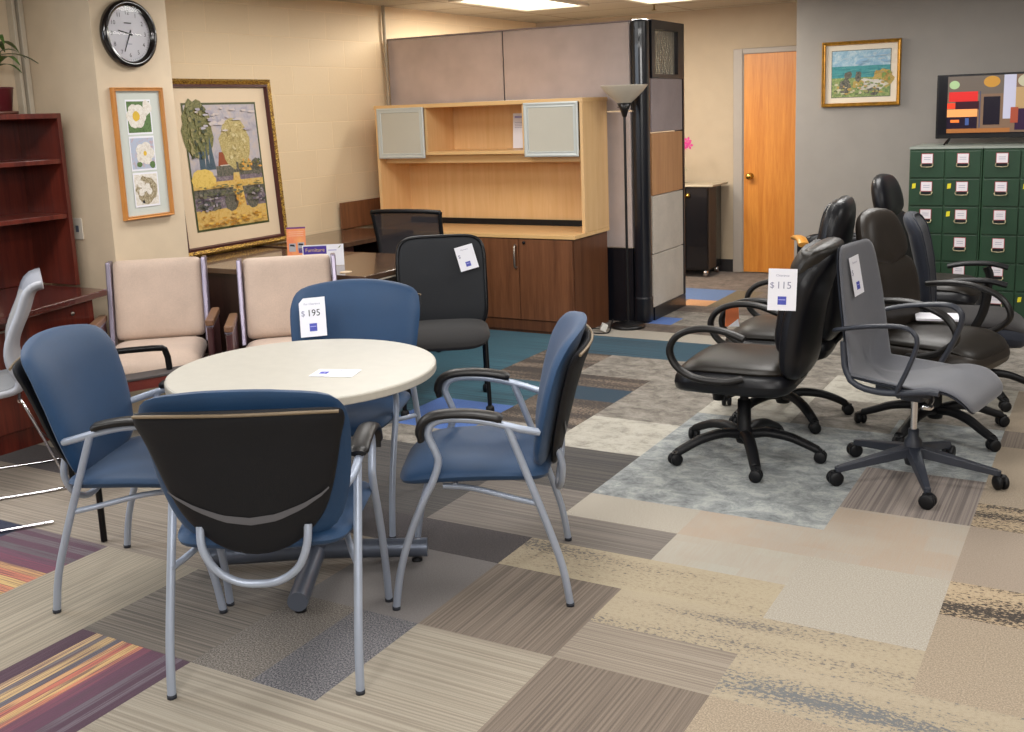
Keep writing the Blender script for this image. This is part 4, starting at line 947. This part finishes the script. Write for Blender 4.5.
# small mesh task chair between desk and credenza
MS = fabric('dark translucent mesh', C(48,44,50), .7, 300); MS.node_tree.nodes['Principled BSDF'].inputs['Alpha'].default_value = .72
t = thing('mesh_back_chair', 'low dark mesh-back chair between the dark desk and the credenza', 'chair', (-4.23, 6.04, 0), heading(-.12, 1), group='office chairs')
def mb_(x, z, h):
    y = interp([(.5,-.2),(.75,-.215),(1.0,-.27)], z)+.5*x*x; return (x, y+h, z)
o2 = polyout([(.23,.62),(.255,.92),(.24,.955),(0,.965),(-.24,.955),(-.255,.92),(-.23,.62),(-.19,.56),(0,.55),(.19,.56)])
f = MB(); f.pad(o2, mb_, .006, .006, MS, p=12); bo = f.build('backrest', t)
f = MB(); f.tube([mb_(*o2(2*pi*k/48), 0) for k in range(48)], .015, BLKPL, 8, closed=True); f.build('back_frame', bo)
f = MB(); f.pad(sup(.24,.23,4.5,0,.03), lambda x, y, h: (x, y, .45+h), .04, .04, SEATB, p=5); f.build('seat', t)
f = MB(); f.tube([(0,-.05,.39),(0,-.2,.4),(0,-.24,.6)], .025, BLKPL, 8, 3, flat=(1.3,.5)); f.build('back_bracket', t)
star_base(t, .31, .4, 'arch', BLKPL)

# ================================================================== CREDENZA + MAPLE HUTCH
MAP = wood('maple laminate', C(226,182,124), C(238,198,146), 'z', .35); MAPX = wood('maple laminate long', C(226,182,120), C(240,200,146), 'x', .35)
t = thing('credenza', 'walnut storage credenza with maple top in front of the cubicle partition', 'cabinet', (-4.22, 6.87, 0))
f = MB(); f.box((-.88,-.27,.0),(.885,.285,.695), WALD); f.build('carcass', t)
f = MB(); f.box((-.90,-.295,.697),(.905,.29,.725), MAPX); f.build('worktop', t, bevel=.003)
f = MB(); f.box((-.88,-.281,.02),(.885,-.272,.095), WALD); f.build('plinth', t)
for k, (x0, x1) in enumerate(((-.875,-.42),(-.415,-.003),(.003,.443),(.447,.88))):
    f = MB(); f.box((x0,-.288,.10),(x1,-.271,.69), WAL); d = f.build('door', t, bevel=.002)
    if k in (0, 2):
        hx = x1-.02; g = MB(); g.tube([(hx,-.288,.64),(hx,-.312,.635),(hx,-.312,.49),(hx,-.288,.485)], .008, NICK, 8, 2); g.build('handle', d)
    if k in (1, 3): g = MB(); g.lathe([(0,0),(.011,0),(.011,.008),(0,.008)], BLKPL, seg=14, M=Matrix.Translation((x0+.045,-.288,.665)) @ Matrix.Rotation(pi/2, 4, 'X')); g.build('lock', d)
t = thing('maple_hutch', 'maple overhead hutch with frosted doors standing on the walnut credenza', 'cabinet', (-4.22, 6.95, .726))
f = MB(); f.box((-.90,.19,.0),(.905,.205,.92), MAP); f.build('back_panel', t)
f = MB(); f.box((-.875,.172,.001),(.88,.189,.045), BLKPL); f.build('cable_gap', t)
for x0 in (-.90,.88): f = MB(); f.box((x0,-.20,0),(x0+.025,.19,.92), MAP); f.build('side_panel', t, bevel=.002)
f = MB(); f.box((-.905,-.205,.92),(.91,.21,.95), MAPX); f.build('top_panel', t, bevel=.003)
f = MB(); f.box((-.875,-.19,.565),(.88,.19,.59), MAPX); f.box((-.875,-.12,.50),(.88,-.10,.565), MAPX); f.build('shelf', t, bevel=.002)
for x0 in (-.445,.41): f = MB(); f.box((x0,-.185,.59),(x0+.02,.19,.92), MAP); f.build('divider', t)
FR = plain('frosted glass', C(200,196,182), .45, var=.01); ALF = plain('pale aluminium frame', C(206,212,210), .4, .25, var=.02)
for x0 in (-.872,.438):
    f = MB(); M = Matrix.Translation((x0+.218,-.205,.735)) @ Matrix.Rotation(pi/2, 4, 'X')
    frame_bars(f, .436, .385, .04, .014, ALF, M); d = f.build('door', t)
    g = MB(); g.box((-.18,-.155,.0),(.18,.155,.006), FR, M=M); g.build('frosted_pane', d)
f = MB(); f.add([(-.055,0,0),(.055,0,0),(.055,0,.26),(-.055,0,.26)], [(0,1,2,3)], PAPER); f.add([(-.04,-.001,.225),(.04,-.001,.225),(.04,-.001,.24),(-.04,-.001,.24)], [(0,1,2,3)], LOGOL)
for k in range(4): f.add([(-.04,-.001,.19-.012*k),(.03,-.001,.19-.012*k),(.03,-.001,.193-.012*k),(-.04,-.001,.193-.012*k)], [(0,1,2,3)], INKG)
o = f.build('price_tag'); o.location = (-3.985, 7.02, 1.322); o.rotation_euler = (RAD(-4), 0, 0); tag(o, 'white price sheet leaning inside the open shelf of the maple hutch', 'price tag', 'price tags')

# ================================================================== CUBICLE PARTITION
PF = fabric('mauve grey panel fabric', C(198,183,178), .85, 260, .2, .1); PF2 = fabric('mauve grey panel darker', C(150,136,136), .85, 260, .2, .1); PF3 = fabric('light grey panel', C(192,182,170), .85, 260, .2, .1)
BLM = plain('gloss black trim', C(22,24,32), .28, coat=.3); TP = wood('tan veneer', C(172,122,82), C(196,148,104), 'z', .4)
t = thing('cubicle_partition', 'tall grey fabric cubicle partition with black corner post', 'partition', (-3.1, 7.2, 0))
X0 = -2.19
for x0, x1, z0, z1 in ((X0,-1.11,1.575,2.20),(-1.10,-.05,1.575,2.20),(X0,-1.11,.565,1.565),(-1.10,-.05,.565,1.565)):
    f = MB(); f.box((x0,0,z0),(x1,.06,z1), PF); f.build('fabric_panel', t, bevel=.006)
f = MB(); f.box((X0,.008,0),(-.05,.052,.56), BLM); f.build('base_panel', t)
f = MB(); f.box((X0,-.002,2.202),(-.05,.062,2.212), PF2); f.build('top_trim', t)
f = MB(); f.box((-1.112,.01,.56),(-1.098,.05,2.2), BLM); f.build('seam_strip', t)
f = MB(); f.rbox((-.05,-.01,0),(.075,.115,2.215), .05, BLM, 6); f.build('corner_post', t)
f = MB(); f.rbox((-.055,-.015,0),(.08,.12,.20), .05, BLM, 6); f.build('post_foot', t)
for z0, z1, mt in ((1.41,1.80,PF2),(.945,1.40,TP),(.505,.938,PF3),(.10,.498,PF3)):
    f = MB(); f.box((.01,.118,z0),(.07,.74,z1), mt); f.build('end_panel', t, bevel=.004)
f = MB(); f.box((.005,.115,0),(.078,.745,.10), BLM); f.box((.005,.74,0),(.078,.765,2.2), BLM); f.box((.005,.115,2.15),(.078,.765,2.215), BLM); f.box((.005,.115,1.80),(.078,.745,1.83), BLM); f.box((.005,.115,1.83),(.078,.18,2.15), BLM); f.box((.005,.64,1.83),(.078,.745,2.15), BLM); f.build('black_frame', t)
RG = newmat('reeded glass'); RG[3].inputs['Base Color'].default_value = C(200,196,184); RG[3].inputs['Roughness'].default_value = .12; RG[3].inputs['Transmission Weight'].default_value = .6
wv = RG[1].new('ShaderNodeTexWave'); wv.bands_direction = 'Y'; wv.inputs['Scale'].default_value = 8; RG[2].new(coords(RG[1], RG[2]), wv.inputs['Vector']); bump(RG[1], RG[2], RG[3], wv.outputs['Fac'], .8, .01)
f = MB(); f.box((.03,.18,1.83),(.045,.64,2.15), RG[0]); f.build('glass_insert', t)

# torchiere
t = thing('floor_lamp', 'black torchiere floor lamp with frosted bowl beside the maple hutch', 'lamp', (-3.115, 7.02, 0))
LB = plain('lamp black', C(22,22,24), .35)
f = MB(); f.lathe([(.0,.0),(.125,.0),(.13,.012),(.12,.024),(.04,.034),(.016,.05),(0,.05)], LB, seg=40); f.build('base', t)
f = MB(); f.tube([(0,0,.03),(0,0,1.56)], .0095, LB, 10); f.tube([(0,0,1.60),(-.045,-.02,1.60)], .004, LB, 6); f.build('pole', t)
f = MB(); f.lathe([(.0,1.53),(.014,1.53),(.03,1.58),(.052,1.628),(.0,1.63)], LB, seg=28); f.build('socket_cone', t)
FG = plain('frosted lamp glass', C(206,196,180), .4, var=.02)
f = MB(); f.lathe([(.045,1.625),(.08,1.655),(.13,1.70),(.165,1.745),(.168,1.752),(.162,1.752),(.125,1.708),(.075,1.665),(.0,1.64)], FG, seg=48); f.build('lamp_shade', t)
# power cord and plug at its foot
f = MB(); f.tube([(-3.24,6.86,.008),(-3.30,6.80,.02),(-3.27,6.72,.008),(-3.16,6.76,.007),(-3.20,6.90,.03),(-3.22,6.98,.06)], .005, LB, 8, 6); pc = f.build('power_cord'); tag(pc, 'black power cord coiled on the carpet beside the credenza', 'cord')
f = MB(); f.rbox((-.022,-.03,0),(.022,.03,.05), .006, WHITEM); f.build('plug', pc).matrix_local = Matrix.Translation((-3.22,6.80,.012)) @ Matrix.Rotation(.5, 4, 'Z') @ Matrix.Rotation(.4, 4, 'Y')

# ================================================================== BLACK CART + ORCHID
t = thing('rolling_cart', 'black rolling cart with pale top by the back wall', 'cart', (-3.62, 9.53, 0))
GB = plain('glossy black cabinet', C(14,14,18), .25, coat=.3); BRN = plain('brown cart side', C(62,50,42), .5); CT = plain('cart top beige', C(164,152,130), .4)
f = MB(); f.box((-.34,-.2,.07),(.30,.18,.845), GB); f.build('body', t)
f = MB(); f.box((.301,-.18,.08),(.306,.02,.84), BRN); f.build('side_panel', t)
f = MB(); f.box((-.37,-.23,.85),(.36,.20,.868), CT); f.build('top_panel', t, bevel=.003)
f = MB(); f.box((-.33,-.212,.09),(.085,-.201,.83), GB); d = f.build('door', t); g = MB(); g.lathe([(0,0),(.02,0),(.022,.02),(.0,.028)], BRASS, seg=16, M=Matrix.Translation((-.03,-.212,.74)) @ Matrix.Rotation(pi/2, 4, 'X')); g.build('knob', d)
f = MB(); f.box((.095,-.212,.09),(.295,-.201,.83), GB); d = f.build('door', t); g = MB(); g.lathe([(0,0),(.02,0),(.022,.02),(.0,.028)], BRASS, seg=16, M=Matrix.Translation((.115,-.212,.77)) @ Matrix.Rotation(pi/2, 4, 'X')); g.build('knob', d)
for x, y in ((-.3,-.16),(.27,-.16),(-.3,.14),(.27,.14)):
    f = MB(); f.lathe([(0,-.018),(.034,-.018),(.04,0),(.034,.018),(0,.018)], CHROME, seg=18, M=Matrix.Translation((x,y,.04)) @ Matrix.Rotation(pi/2, 4, 'Y')); f.build('wheel', t)
t = thing('potted_orchid', 'magenta orchid standing on the cart, peeking past the partition', 'plant', (-3.67, 9.47, .868))
f = MB(); f.lathe([(.001,0),(.05,0),(.065,.11),(.058,.11),(.001,.1)], plain('grey pot', C(120,112,104), .4), seg=24); f.build('pot', t)
f = MB(); f.tube([(0,0,.1),(.02,0,.25),(.06,0,.36),(.12,-.02,.40)], .004, GRN, 6, 4); f.build('stem', t)
ORC = plain('magenta petal', C(176,30,112), .5)
for x, z in ((.12,.40),(.09,.36),(.135,.36)):
    f = MB()
    for k in range(5):
        a = k*2*pi/5; f.add([(x, -.03, z), (x+.028*cos(a-.5), -.035, z+.028*sin(a-.5)), (x+.042*cos(a), -.03, z+.042*sin(a)), (x+.028*cos(a+.5), -.035, z+.028*sin(a+.5))], [(0,1,2,3)], ORC, True)
    f.build('flower', t)
for a in (.2, -.5, 2.4):
    f = MB(); c0 = Vector((0,0,.1)); f.add([c0, (.07*cos(a)-.02*sin(a), .07*sin(a)+.02*cos(a), .15), (.14*cos(a), .14*sin(a), .12), (.07*cos(a)+.02*sin(a), .07*sin(a)-.02*cos(a), .15)], [(0,1,2,3)], GRN, True); f.build('leaf', t)

# ================================================================== GREEN FILE CABINETS + TV
GC = plain('dark green enamel', C(46,78,54), .4, var=.06); GCD = plain('dark green drawer', C(34,64,44), .38, var=.08); GCT = plain('lit cabinet top grey green', C(150,158,150), .35)  # top panel's paler tone is light falling on the green cabinet, put into its colour
CARD = plain('index card', C(228,222,228), .5, var=.01); RED = plain('red card border', C(176,70,84), .5); PULL = plain('aged metal pull', C(146,138,110), .35, .6); YS = plain('yellow sticker', C(226,214,40), .5)
def cabinet(cx, label, stickers, cols=2):
    t = thing('file_cabinet', label, 'cabinet', (cx, 8.40, 0), group='green card file cabinets')
    f = MB(); f.box((-.245,-.28,0),(.245,.30,1.225), GC); f.build('body', t, bevel=.003)
    f = MB(); f.box((-.248,-.292,1.226),(.248,.30,1.24), GCT); f.build('top_panel', t)
    for c_ in range(2):
        for r in range(6):
            x0 = -.238+.24*c_; z0 = 1.022-.2*r
            f = MB(); f.rbox((x0,-.296,z0),(x0+.232,-.281,z0+.188), .006, GCD, axis='y'); d = f.build('drawer', t)
            g = MB(); X = x0+.116; Z = z0+.1
            g.add([(X-.04,-.2975,Z-.0),(X+.04,-.2975,Z-.0),(X+.04,-.2975,Z+.072),(X-.04,-.2975,Z+.072)], [(0,1,2,3)], RED)
            g.add([(X-.036,-.298,Z+.004),(X+.036,-.298,Z+.004),(X+.036,-.298,Z+.068),(X-.036,-.298,Z+.068)], [(0,1,2,3)], CARD)
            for k in range(2): g.add([(X-.022,-.2984,Z+.028+.014*k),(X+.022,-.2984,Z+.028+.014*k),(X+.022,-.2984,Z+.031+.014*k),(X-.022,-.2984,Z+.031+.014*k)], [(0,1,2,3)], INKG)
            g.build('label_card', d)
            g = MB(); g.tube([(X-.038,-.298,Z+.0),(X-.036,-.314,Z-.022),(X+.036,-.314,Z-.022),(X+.038,-.298,Z+.0)], .0045, PULL, 8, 2); g.add([(X-.032,-.298,Z-.024),(X+.032,-.298,Z-.024),(X+.032,-.298,Z-.002),(X-.032,-.298,Z-.002)], [(0,1,2,3)], BLKPL); g.build('pull', d)
            if (c_, r) in stickers:
                g = MB(); g.add([(X-.10,-.298,Z+.02),(X-.075,-.298,Z+.024),(X-.072,-.298,Z+.06),(X-.097,-.298,Z+.056)], [(0,1,2,3)], YS); g.build('sticker', d)
    return t
cabinet(-1.105, 'dark green card file cabinet at the left, under the television edge', {(0,1),(1,1),(1,2),(1,5)})
cabinet(-.61, 'dark green card file cabinet at the right edge, right of its twin', {(1,5),(1,1)})
t = thing('television', 'black flat television standing on the green file cabinets', 'television', (-.82, 8.42, 1.242), RAD(1.5))
f = MB(); f.rbox((-.40,-.02,.045),(.40,.02,.505), .006, GB, axis='y'); f.build('bezel', t)
def em(name, c, s=1.0):
    m, N, L, b = newmat(name); b.inputs['Base Color'].default_value = c; b.inputs['Emission Color'].default_value = c; b.inputs['Emission Strength'].default_value = s; b.inputs['Roughness'].default_value = .2; return m
M = Matrix.Translation((0,-.0205,.28)) @ Matrix.Rotation(pi/2, 4, 'X')
SK = [(rect(-.385,-.205,.385,.215), em('tv black', C(8,8,16), 0.30)), (rect(-.325,-.195,.385,.21), em('tv wall brown', C(116,92,74), 0.48)), (rect(-.325,.08,.06,.21), em('tv ceiling', C(96,86,78), 0.48)),
      (disc(-.28,.15,.035,.03), em('tv green glow', C(150,176,130), 0.54)), (disc(-.03,.165,.055,.04), em('tv lamp glow', C(176,128,52), 0.48)), (disc(.2,.165,.06,.045), em('tv white glow', C(176,172,146), 0.42)),
      (rect(.05,-.10,.13,.21), em('tv column', C(176,176,196), 0.48)), (rect(.13,-.05,.385,.12), em('tv warm wall', C(170,140,98), 0.42)),
      (rect(-.315,.03,-.12,.10), em('tv red', C(196,40,38), 0.54)), (rect(-.27,-.03,-.11,.03), em('tv maroon', C(50,18,30), 0.48)), (rect(-.325,-.02,-.27,.02), em('tv orange red', C(216,62,36), 0.60)), (rect(-.325,-.08,-.12,-.025), em('tv tan orange', C(224,150,90), 0.60)),
      (rect(-.325,-.17,-.12,-.08), em('tv dark purple', C(30,18,36), 0.42)), (rect(-.30,-.12,-.24,-.10), em('tv orange bit', C(222,116,50), 0.60)), (rect(-.20,-.14,-.175,-.09), em('tv blue bit', C(60,80,130), 0.60)),
      (rect(-.08,-.14,.03,.06), em('tv dark cabinet', C(22,16,30), 0.42)), (rect(-.325,-.195,.10,-.165), em('tv floor', C(150,96,52), 0.48)), (rect(-.108,-.16,-.1,.1), em('tv pole', C(70,70,90), 0.48)),
      (rect(.13,-.18,.385,-.03), em('tv dark purple block', C(44,22,52), 0.42)), (disc(.24,-.02,.045,.03), em('tv dark hair', C(50,30,20), 0.42)), (rect(.10,-.13,.15,-.02), em('tv rust', C(150,70,50), 0.48))]
f = MB(); flat_layers(f, SK, M, .0002, .0002); f.build('screen', t)
for x in (-.30,.30): f = MB(); f.tube([(x-.03,-.09,.004),(x,0,.05),(x-.03,.08,.004)], .007, GB, 8, 3); f.build('foot', t)

# a dark door-frame sliver at the lower-left corner: nearest chair arm edge
# ================================================================== LIGHTS
def area(name, loc, rot, sx, sy, e, col):
    la = bpy.data.lights.new(name, 'AREA'); la.shape = 'RECTANGLE'; la.size = sx; la.size_y = sy; la.energy = e; la.color = col
    o = bpy.data.objects.new(name, la); COL.objects.link(o); o.location = loc; o.rotation_euler = rot; return o
for k, (x, y) in enumerate(((-3.9,5.2),(-3.9,2.6),(-1.5,5.4),(-1.5,2.8),(-1.5,.4),(-3.9,.2),(1.2,5.4),(1.2,2.8),(1.2,.4),(-1.2,7.0))):
    la = area('room_lamp', (x, y, ZC-.04), (0,0,0), .55, 1.15, 36, (1,.975,.94))
area('window_daylight', (-5.3, 1.3, 1.65), (0, RAD(-90), 0), 1.4, 1.7, 50, (.72,.84,1))
la = area('flash_fill', (.5, -.7, 2.25), (RAD(62), 0, RAD(24)), 1.2, .8, 75, (1,.97,.94))  # added soft fill lamp near the camera, mimicking a flash
wd = bpy.data.worlds.new('World'); SC.world = wd; wd.use_nodes = True
sk = wd.node_tree.nodes.new('ShaderNodeTexSky'); sk.sky_type = 'HOSEK_WILKIE'; wd.node_tree.links.new(sk.outputs[0], wd.node_tree.nodes['Background'].inputs[0]); wd.node_tree.nodes['Background'].inputs[1].default_value = .8

# ================================================================== CAMERA
F, YAW, PIT, ROL, CX, CY = 1055.957, RAD(-29.5425), RAD(10.5894), RAD(2.0482), 525.856, 308.032
fw = Vector((sin(YAW)*cos(PIT), cos(YAW)*cos(PIT), -sin(PIT))); r0 = Vector((cos(YAW), -sin(YAW), 0)); d0 = fw.cross(r0)
rt = r0*cos(ROL)+d0*sin(ROL); dn_ = -r0*sin(ROL)+d0*cos(ROL)
cam = bpy.data.cameras.new('Camera'); co = bpy.data.objects.new('Camera', cam); COL.objects.link(co)
Mc = Matrix((rt, -dn_, -fw)).transposed().to_4x4(); Mc.translation = (0, 0, 1.6); co.matrix_world = Mc
cam.sensor_width = 36; cam.lens = F/1024*36; cam.shift_x = (512-CX)/1024; cam.shift_y = (CY-366)/1024; cam.clip_start = .05
SC.camera = co
SC.view_settings.view_transform = 'Standard'; SC.view_settings.look = 'None'; SC.view_settings.exposure = -0.14
SC.cycles.use_denoising = True; SC.cycles.max_bounces = 8
